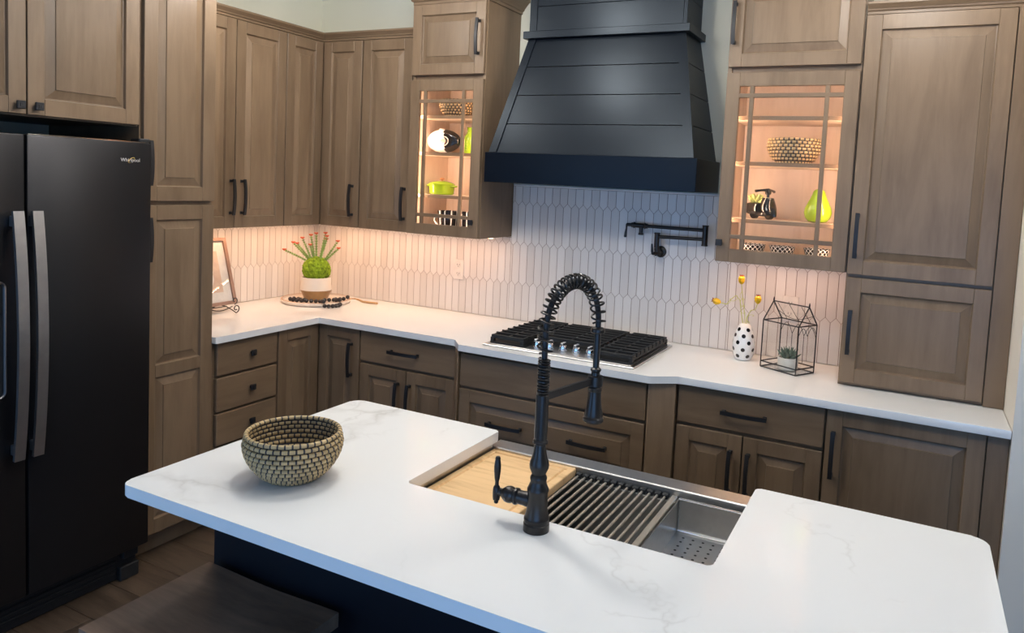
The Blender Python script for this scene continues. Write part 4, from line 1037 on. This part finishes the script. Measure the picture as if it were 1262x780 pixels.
vm_ = (VC.x, VC.y+.004, 1.068)
curl = lambda a, b, r, n: [Vector(a).lerp(Vector(b), k/40)+Vector((r*math.sin(n*2*PI*k/40), 0, r*math.cos(n*2*PI*k/40)-r)) for k in range(41)]
pod([vm_, (VC.x-.006, VC.y+.008, 1.12), (VC.x-.018, VC.y+.008, 1.18), (VC.x-.030, VC.y+.008, 1.259)], (-.02, 0, 1), 'yellow seed pod with red crown on the tallest upright stem in the spotted vase', [curl((VC.x-.012, VC.y, 1.13), (VC.x-.022, VC.y, 1.225), .010, 3)])
pod([(VC.x-.006, VC.y-.005, 1.068), (VC.x-.018, VC.y-.006, 1.12), (VC.x-.030, VC.y, 1.185), (VC.x-.050, VC.y, 1.205), (VC.x-.075, VC.y, 1.180), (VC.x-.090, VC.y, 1.160), (VC.x-.118, VC.y, 1.163)], (-1, 0, .25), 'yellow seed pod lying sideways on a bent curly stem in the spotted vase', [curl((VC.x-.045, VC.y, 1.205), (VC.x-.105, VC.y, 1.168), .009, 2)])
pod([(VC.x+.006, VC.y-.002, 1.068), (VC.x+.006, VC.y, 1.11), (VC.x+.022, VC.y, 1.145), (VC.x+.040, VC.y, 1.148), (VC.x+.050, VC.y, 1.178)], (.02, 0, 1), 'yellow seed pod on the short stem curving towards the terrarium', [curl((VC.x+.006, VC.y, 1.09), (VC.x+.030, VC.y, 1.14), .010, 1.5)])

# house-shaped glass terrarium
A0 = Vector((2.844, -.247, .9155)); e1 = Vector((.878, -.479, 0)); e2 = Vector((.479, .878, 0)); L1, L2, HW, HR = .1835, .125, .209, .290
def tp_(a, b, z): return A0+e1*(a*L1)+e2*(b*L2)+Vector((0, 0, z))
c = thing('glass_terrarium', 'house-shaped glass terrarium with thin black metal edges', 'terrarium', tuple(tp_(.5, .5, 0)))
rw = .0029
def edges(lst, name):
    for a, b_ in lst: mk(name, 'black_metal', c, lambda b: tube(b, [a, b_], rw, 6))
cs = [(0, 0), (1, 0), (1, 1), (0, 1)]
edges([(tp_(*p, 0.002), tp_(*p, HW)) for p in cs], 'post')
edges([(tp_(*cs[k], z), tp_(*cs[(k+1) % 4], z)) for k in range(4) for z in (.002, .026, HW)], 'rail')
edges([(tp_(0, 0, HW), tp_(0, .5, HR)), (tp_(0, 1, HW), tp_(0, .5, HR)), (tp_(1, 0, HW), tp_(1, .5, HR)), (tp_(1, 1, HW), tp_(1, .5, HR))], 'rafter')
edges([(tp_(0, .5, HR), tp_(1, .5, HR))], 'ridge')
for a in (0, 1): mk('finial', 'black_metal', c, lambda b: tube(b, [tp_(a, .5, HR), tp_(a, .5, HR+.008), tp_(a, .5, HR+.018)], [.003, .0035, .0012], 8))
def arches(b):
    for k in range(3):
        a0, a1 = k/3, (k+1)/3
        tube(b, [tp_(a0+(a1-a0)*t/10, 1, .150+.045*math.sin(PI*t/10)) for t in range(11)], .0014, 5)
        if k: tube(b, [tp_(a0, 1, .03), tp_(a0, 1, .15)], .0014, 5)
    for k in range(2):
        a0, a1 = k/2, (k+1)/2
        tube(b, [tp_(1, a0+(a1-a0)*t/10, .165+.035*math.sin(PI*t/10)) for t in range(11)], .0014, 5)
    tube(b, [tp_(t/12, .75, HW+.040-.028*math.sin(PI*t/12)) for t in range(13)], .0012, 5)
    for k in range(3): tube(b, [tp_((k+.5)/3, .97, HW+.004), tp_((k+.1)/3+.06, .55, HR-.006)], .0012, 5)
mk('tracery', 'black_metal', c, arches)
panes = [[tp_(0, 0, .004), tp_(1, 0, .004), tp_(1, 0, HW), tp_(0, 0, HW)], [tp_(1, 0, .004), tp_(1, 1, .004), tp_(1, 1, HW), tp_(1, 0, HW)], [tp_(1, 1, .004), tp_(0, 1, .004), tp_(0, 1, HW), tp_(1, 1, HW)], [tp_(0, 1, .004), tp_(0, 0, .004), tp_(0, 0, HW), tp_(0, 1, HW)],
         [tp_(0, 1, HW), tp_(1, 1, HW), tp_(1, .5, HR), tp_(0, .5, HR)]]
for q in panes:
    bm = BM(); plate(bm, q, .0012); obj('glass_pane', bm, 'glass', c, smooth=False)
for a in (0, 1):
    bm = BM(); s = .0012 if a == 0 else -.0012
    t1 = [bm.verts.new(p) for p in (tp_(a, 0, HW), tp_(a, 1, HW), tp_(a, .5, HR))]; t2 = [bm.verts.new(p.co+e1*s) for p in t1]
    bm.faces.new(t1); bm.faces.new(t2[::-1])
    for k in range(3): bm.faces.new((t1[k], t2[k], t2[(k+1) % 3], t1[(k+1) % 3]))
    obj('glass_pane', bm, 'glass', c, smooth=False)
mk('glass_pane', 'glass', c, lambda b: plate(b, [tp_(.02, .03, .0015), tp_(.98, .03, .0015), tp_(.98, .97, .0015), tp_(.02, .97, .0015)], .001), smooth=False)
sc_c = tp_(.52, .50, 0)
c = thing('small_succulent', 'spiky grey-green succulent in a pale pot inside the glass terrarium', 'plant', (sc_c.x, sc_c.y, .918))
mk('pot', 'concrete_pot', c, lambda b: lathe(b, [(0, 0), (.037, 0), (.043, .004), (.044, .050), (.042, .054), (.038, .052), (.037, .044), (0, .044)], (sc_c.x, sc_c.y, .9180), 32))
rnd = random.Random(11)
for k in range(20):
    a = k*2.4; el = .35+.9*k/20; ln = .058-.012*k/20; d = Vector((math.cos(a)*math.cos(el), math.sin(a)*math.cos(el), math.sin(el))); o = Vector((sc_c.x, sc_c.y, .960))
    mk('leaf', 'succulent_grey', c, lambda b: tube(b, [o, o+d*ln*.4+Vector((0, 0, .002)), o+d*ln*.75+Vector((0, 0, .007)), o+d*ln+Vector((0, 0, .014))], [.005, .0072, .0045, .0007], 6))

# ------------------------------------------------------------------ things in the lit glass cabinets
woven('woven_bowl', 'small coiled straw basket on the top shelf of the casserole cabinet', 1.168, -.205, 2.0055, .094, .090, .060, 7, 30, 'small straw baskets in the glass cabinets', per=3)
woven('woven_bowl', 'small coiled straw basket above the scooter planter in the pear cabinet', 2.912, -.195, 1.8115, .110, .108, .070, 8, 32, 'small straw baskets in the glass cabinets', per=3)
# two-tone ring-shaped vase
rc = Vector((1.085, -.20, 1.8115+.064))
c = thing('two_tone_vase', 'glossy flattened vase, half white and half black, with a small centre hole', 'vase', (rc.x, rc.y, 1.8115))
def donut(b):
    nu, nv = 48, 20; R0, r0 = .060, .048; vs = []
    for i in range(nu):
        a = 2*PI*i/nu; rr_ = []
        for j in range(nv):
            t = 2*PI*j/nv; r = R0+r0*math.cos(t); rr_.append(b.verts.new((rc.x+r*math.cos(a)*.99, rc.y+r0*.62*math.sin(t), rc.z+.001+r*math.sin(a)*.59)))
        vs.append(rr_)
    for i in range(nu):
        for j in range(nv):
            f = b.faces.new((vs[i][j], vs[(i+1) % nu][j], vs[(i+1) % nu][(j+1) % nv], vs[i][(j+1) % nv])); m = f.calc_center_median()
            f.material_index = 1 if (m.x-rc.x) > .018-.20*(m.z-rc.z)*.6 else 0
mk('body', ['ceramic_white', 'ceramic_black'], c, donut, angle=80)
mk('lip', 'ceramic_white', c, lambda b: lathe(b, [(.016, 0), (.014, .006), (.011, .006), (.010, 0)], (rc.x-.015, rc.y, rc.z+.0615), 20, cap=False))
mk('centre_ring', 'copper', c, lambda b: cyl(b, (rc.x, rc.y-.009, rc.z), (rc.x, rc.y+.009, rc.z), .0118))
c = thing('green_bottle_vase', 'lime green bottle-shaped vase beside the two-tone vase', 'vase', (1.258, -.20, 1.8115))
mk('body', 'lime_glaze', c, lambda b: lathe(b, [(0, 0), (.040, 0), (.043, .004), (.043, .070), (.036, .090), (.024, .105), (.021, .118), (.022, .136), (.025, .140), (.019, .139), (.017, .11), (0, .10)], (1.258, -.20, 1.8118), 32))
mk('relief', 'lime_glaze', c, lambda b: [box(b, 1.252+dx, 1.263+dx, -.246, -.2435, 1.825+k*.014, 1.832+k*.014, .001) for k in range(4) for dx in (-.018, .0)])
# green casserole
kc = (1.083, -.20, 1.5868)
c = thing('mini_casserole', 'lime green lidded mini casserole in the lit glass cabinet', 'casserole', kc)
mk('pot', 'lime_glaze', c, lambda b: lathe(b, [(0, 0), (.060, 0), (.066, .004), (.070, .050), (.071, .052), (0, .052)], kc, 40))
l_ = mk('lid', 'lime_glaze', c, lambda b: lathe(b, [(.072, .0525), (.073, .056), (.066, .062), (.040, .071), (.012, .074), (0, .074)], kc, 40, cap=True))
mk('knob', 'copper', l_, lambda b: lathe(b, [(.005, .0742), (.005, .079), (.012, .082), (.012, .087), (.008, .090), (0, .090)], kc, 20))
for s in (-1, 1): mk('handle', 'lime_glaze', c, lambda b: tube(b, [(kc[0]+s*(.068+.026*math.sin(PI*t/8)), kc[1]-.022+.044*t/8, kc[2]+.047) for t in range(9)], .0050, 8))
# striped mugs
for k, (mx, my) in enumerate(((1.135, -.205), (1.265, -.19))):
    c = thing('striped_mug', ['black and white striped mug with its handle showing below the casserole', 'black and white striped mug tucked behind the door knob below the casserole'][k], 'mug', (mx, my, 1.393), 'striped mugs')
    mk('cup', 'mug_stripe', c, lambda b: lathe(b, [(0, 0), (.046, 0), (.050, .004), (.058, .100), (.0585, .108), (.055, .108), (.050, .010), (0, .008)], (mx, my, 1.3930), 40, uv=True))
    hxs = -1 if k == 0 else 1
    mk('handle', 'ceramic_white', c, lambda b: tube(b, [(mx+hxs*(.051+.040*math.sin(PI*t/12)), my, 1.3930+.022+.066*t/12) for t in range(13)], .0045, 8))
# scooter planter
sc0 = Vector((2.792, -.205, 1.5637)); SM = Matrix.Translation(sc0) @ Matrix.Rotation(-.62, 4, 'Z') @ Matrix.Scale(1.08, 4)
c = thing('scooter_planter', 'glossy black motor-scooter planter in the lit glass cabinet', 'planter', tuple(sc0))
def sk(name, mat, fn, **kw):
    bm = BM(); fn(bm); xform(bm, SM); return obj(name, bm, mat, c, **kw)
def wheel(b, x):
    t = BM(); lathe(t, [(.006, -.010), (.017, -.011), (.0210, -.007), (.0210, .007), (.017, .011), (.006, .010)], seg=24); xform(t, Matrix.Translation((x, 0, .0212)) @ Matrix.Rotation(PI/2, 4, 'X')); join(b, t)
for x in (.048, -.036): sk('wheel', 'ceramic_black', lambda b: wheel(b, x))
sk('body', 'ceramic_black', lambda b: (box(b, -.066, .000, -.030, .030, .016, .068, .016), box(b, -.010, .036, -.024, .024, .012, .030, .006)))
def shield(b):
    vs = []
    for i in range(11):
        t = i/10; z = .018+t*.070; w = .022+.012*math.sin(PI*min(1, .15+t*.85)); x = .030+.016*(1-t)**1.5
        vs.append([b.verts.new((x+d+.014*math.cos(a), w*math.sin(a), z)) for d in (-.004, .012) for a in [-PI/2+PI*j/8 for j in range(9)]])
    for i in range(10):
        p, q = vs[i], vs[i+1]
        for j in range(8): b.faces.new((p[j], p[j+1], q[j+1], q[j])); b.faces.new((p[9+j+1], p[9+j], q[9+j], q[9+j+1]))
        b.faces.new((p[0], q[0], q[9], p[9])); b.faces.new((p[8], p[17], q[17], q[8]))
    for r in (vs[0], vs[-1]): b.faces.new([r[j] for j in range(9)]+[r[17-j] for j in range(9)])
sk('leg_shield', 'ceramic_black', shield)
sk('fender', 'ceramic_black', lambda b: tube(b, [(.048+.025*math.cos(a), 0, .0215+.025*math.sin(a)) for a in [PI*k/10 for k in range(-1, 11)]], .011, 10))
sk('headlight', 'ceramic_black', lambda b: lathe(b, [(.006, -.022), (.006, -.012), (.011, -.009), (.013, 0), (.010, .008), (0, .011)], (.034, 0, .112), 20))
sk('handlebar', 'ceramic_black', lambda b: tube(b, [(.014, -.052, .114), (.024, -.030, .118), (.034, 0, .121), (.024, .030, .118), (.014, .052, .114)], [.0060, .0048, .0065, .0048, .0060], 10))
for k in range(18):
    a = k*2.4; el = .25+.9*k/18; ln = .046-.012*k/18; d = Vector((math.cos(a)*math.cos(el), math.sin(a)*math.cos(el), math.sin(el))); o = Vector((-.032, 0, .066))
    sk('leaf', 'succulent_pale', lambda b: tube(b, [o, o+d*ln*.55, o+d*ln*.85+Vector((0, 0, .003)), o+d*ln+Vector((0, 0, .008))], [.004, .0080, .0055, .0006], 6))
# pear
c = thing('ceramic_pear', 'glossy lime green ceramic pear in the lit glass cabinet', 'ornament', (3.030, -.20, 1.5637))
mk('body', 'lime_glaze', c, lambda b: lathe(b, [(0, .004), (.020, 0), (.038, .004), (.053, .022), (.0575, .042), (.054, .062), (.044, .084), (.034, .104), (.027, .122), (.024, .132), (.018, .140), (.008, .144), (0, .142)], (3.030, -.20, 1.5637), 40))
mk('stalk', 'stool_wood', c, lambda b: tube(b, [(3.030, -.2, 1.704), (3.031, -.2, 1.715), (3.035, -.2, 1.724)], [.003, .0025, .003], 8))
# patterned dip bowls
for x, y, lb in ((2.766, -.20, 'small black and white lattice bowl below the scooter planter'), (2.893, -.20, 'small black and white lattice bowl between the two other lattice bowls'), (3.038, -.20, 'small black and white lattice bowl below the green pear')):
    bm = BM(); lathe(bm, [(0, 0), (.034, 0), (.040, .004), (.054, .050), (.056, .058), (.053, .058), (.038, .010), (0, .008)], (0, 0, 0), 40, uv=True)
    o = obj('lattice_bowl', bm, 'bowl_pattern'); o.location = (x, y, 1.3930); tag(o, lb, 'bowl', 'lattice bowls in the pear cabinet')

# ------------------------------------------------------------------ ceiling globes out of view, added as fill light
ABOVE = ['the drawer base cabinet', 'the floor in front of the range hood', 'the floor in front of the hutch cabinet', 'the island sink', 'the middle of the aisle before the island', 'the floor beyond the end of the island']
for (x, y, p), ab in zip(GLOBES, ABOVE):
    c = thing('globe_fill_light', 'added white fill-light globe, out of view, above '+ab, 'light', (x, y, CEIL-.01), 'added fill-light globes')
    mk('canopy', 'steel', c, lambda b: (lathe(b, [(.060, 0), (.058, -.012), (.030, -.020), (.012, -.022)], (x, y, CEIL-.001), 28), cyl(b, (x, y, CEIL-.023), (x, y, GLOBE_Z+.098), .009)))
    mk('globe', 'globe_fill_glow_%d' % p, c, lambda b: bmesh.ops.create_uvsphere(b, u_segments=16, v_segments=10, radius=.100, matrix=Matrix.Translation((x, y, GLOBE_Z))))
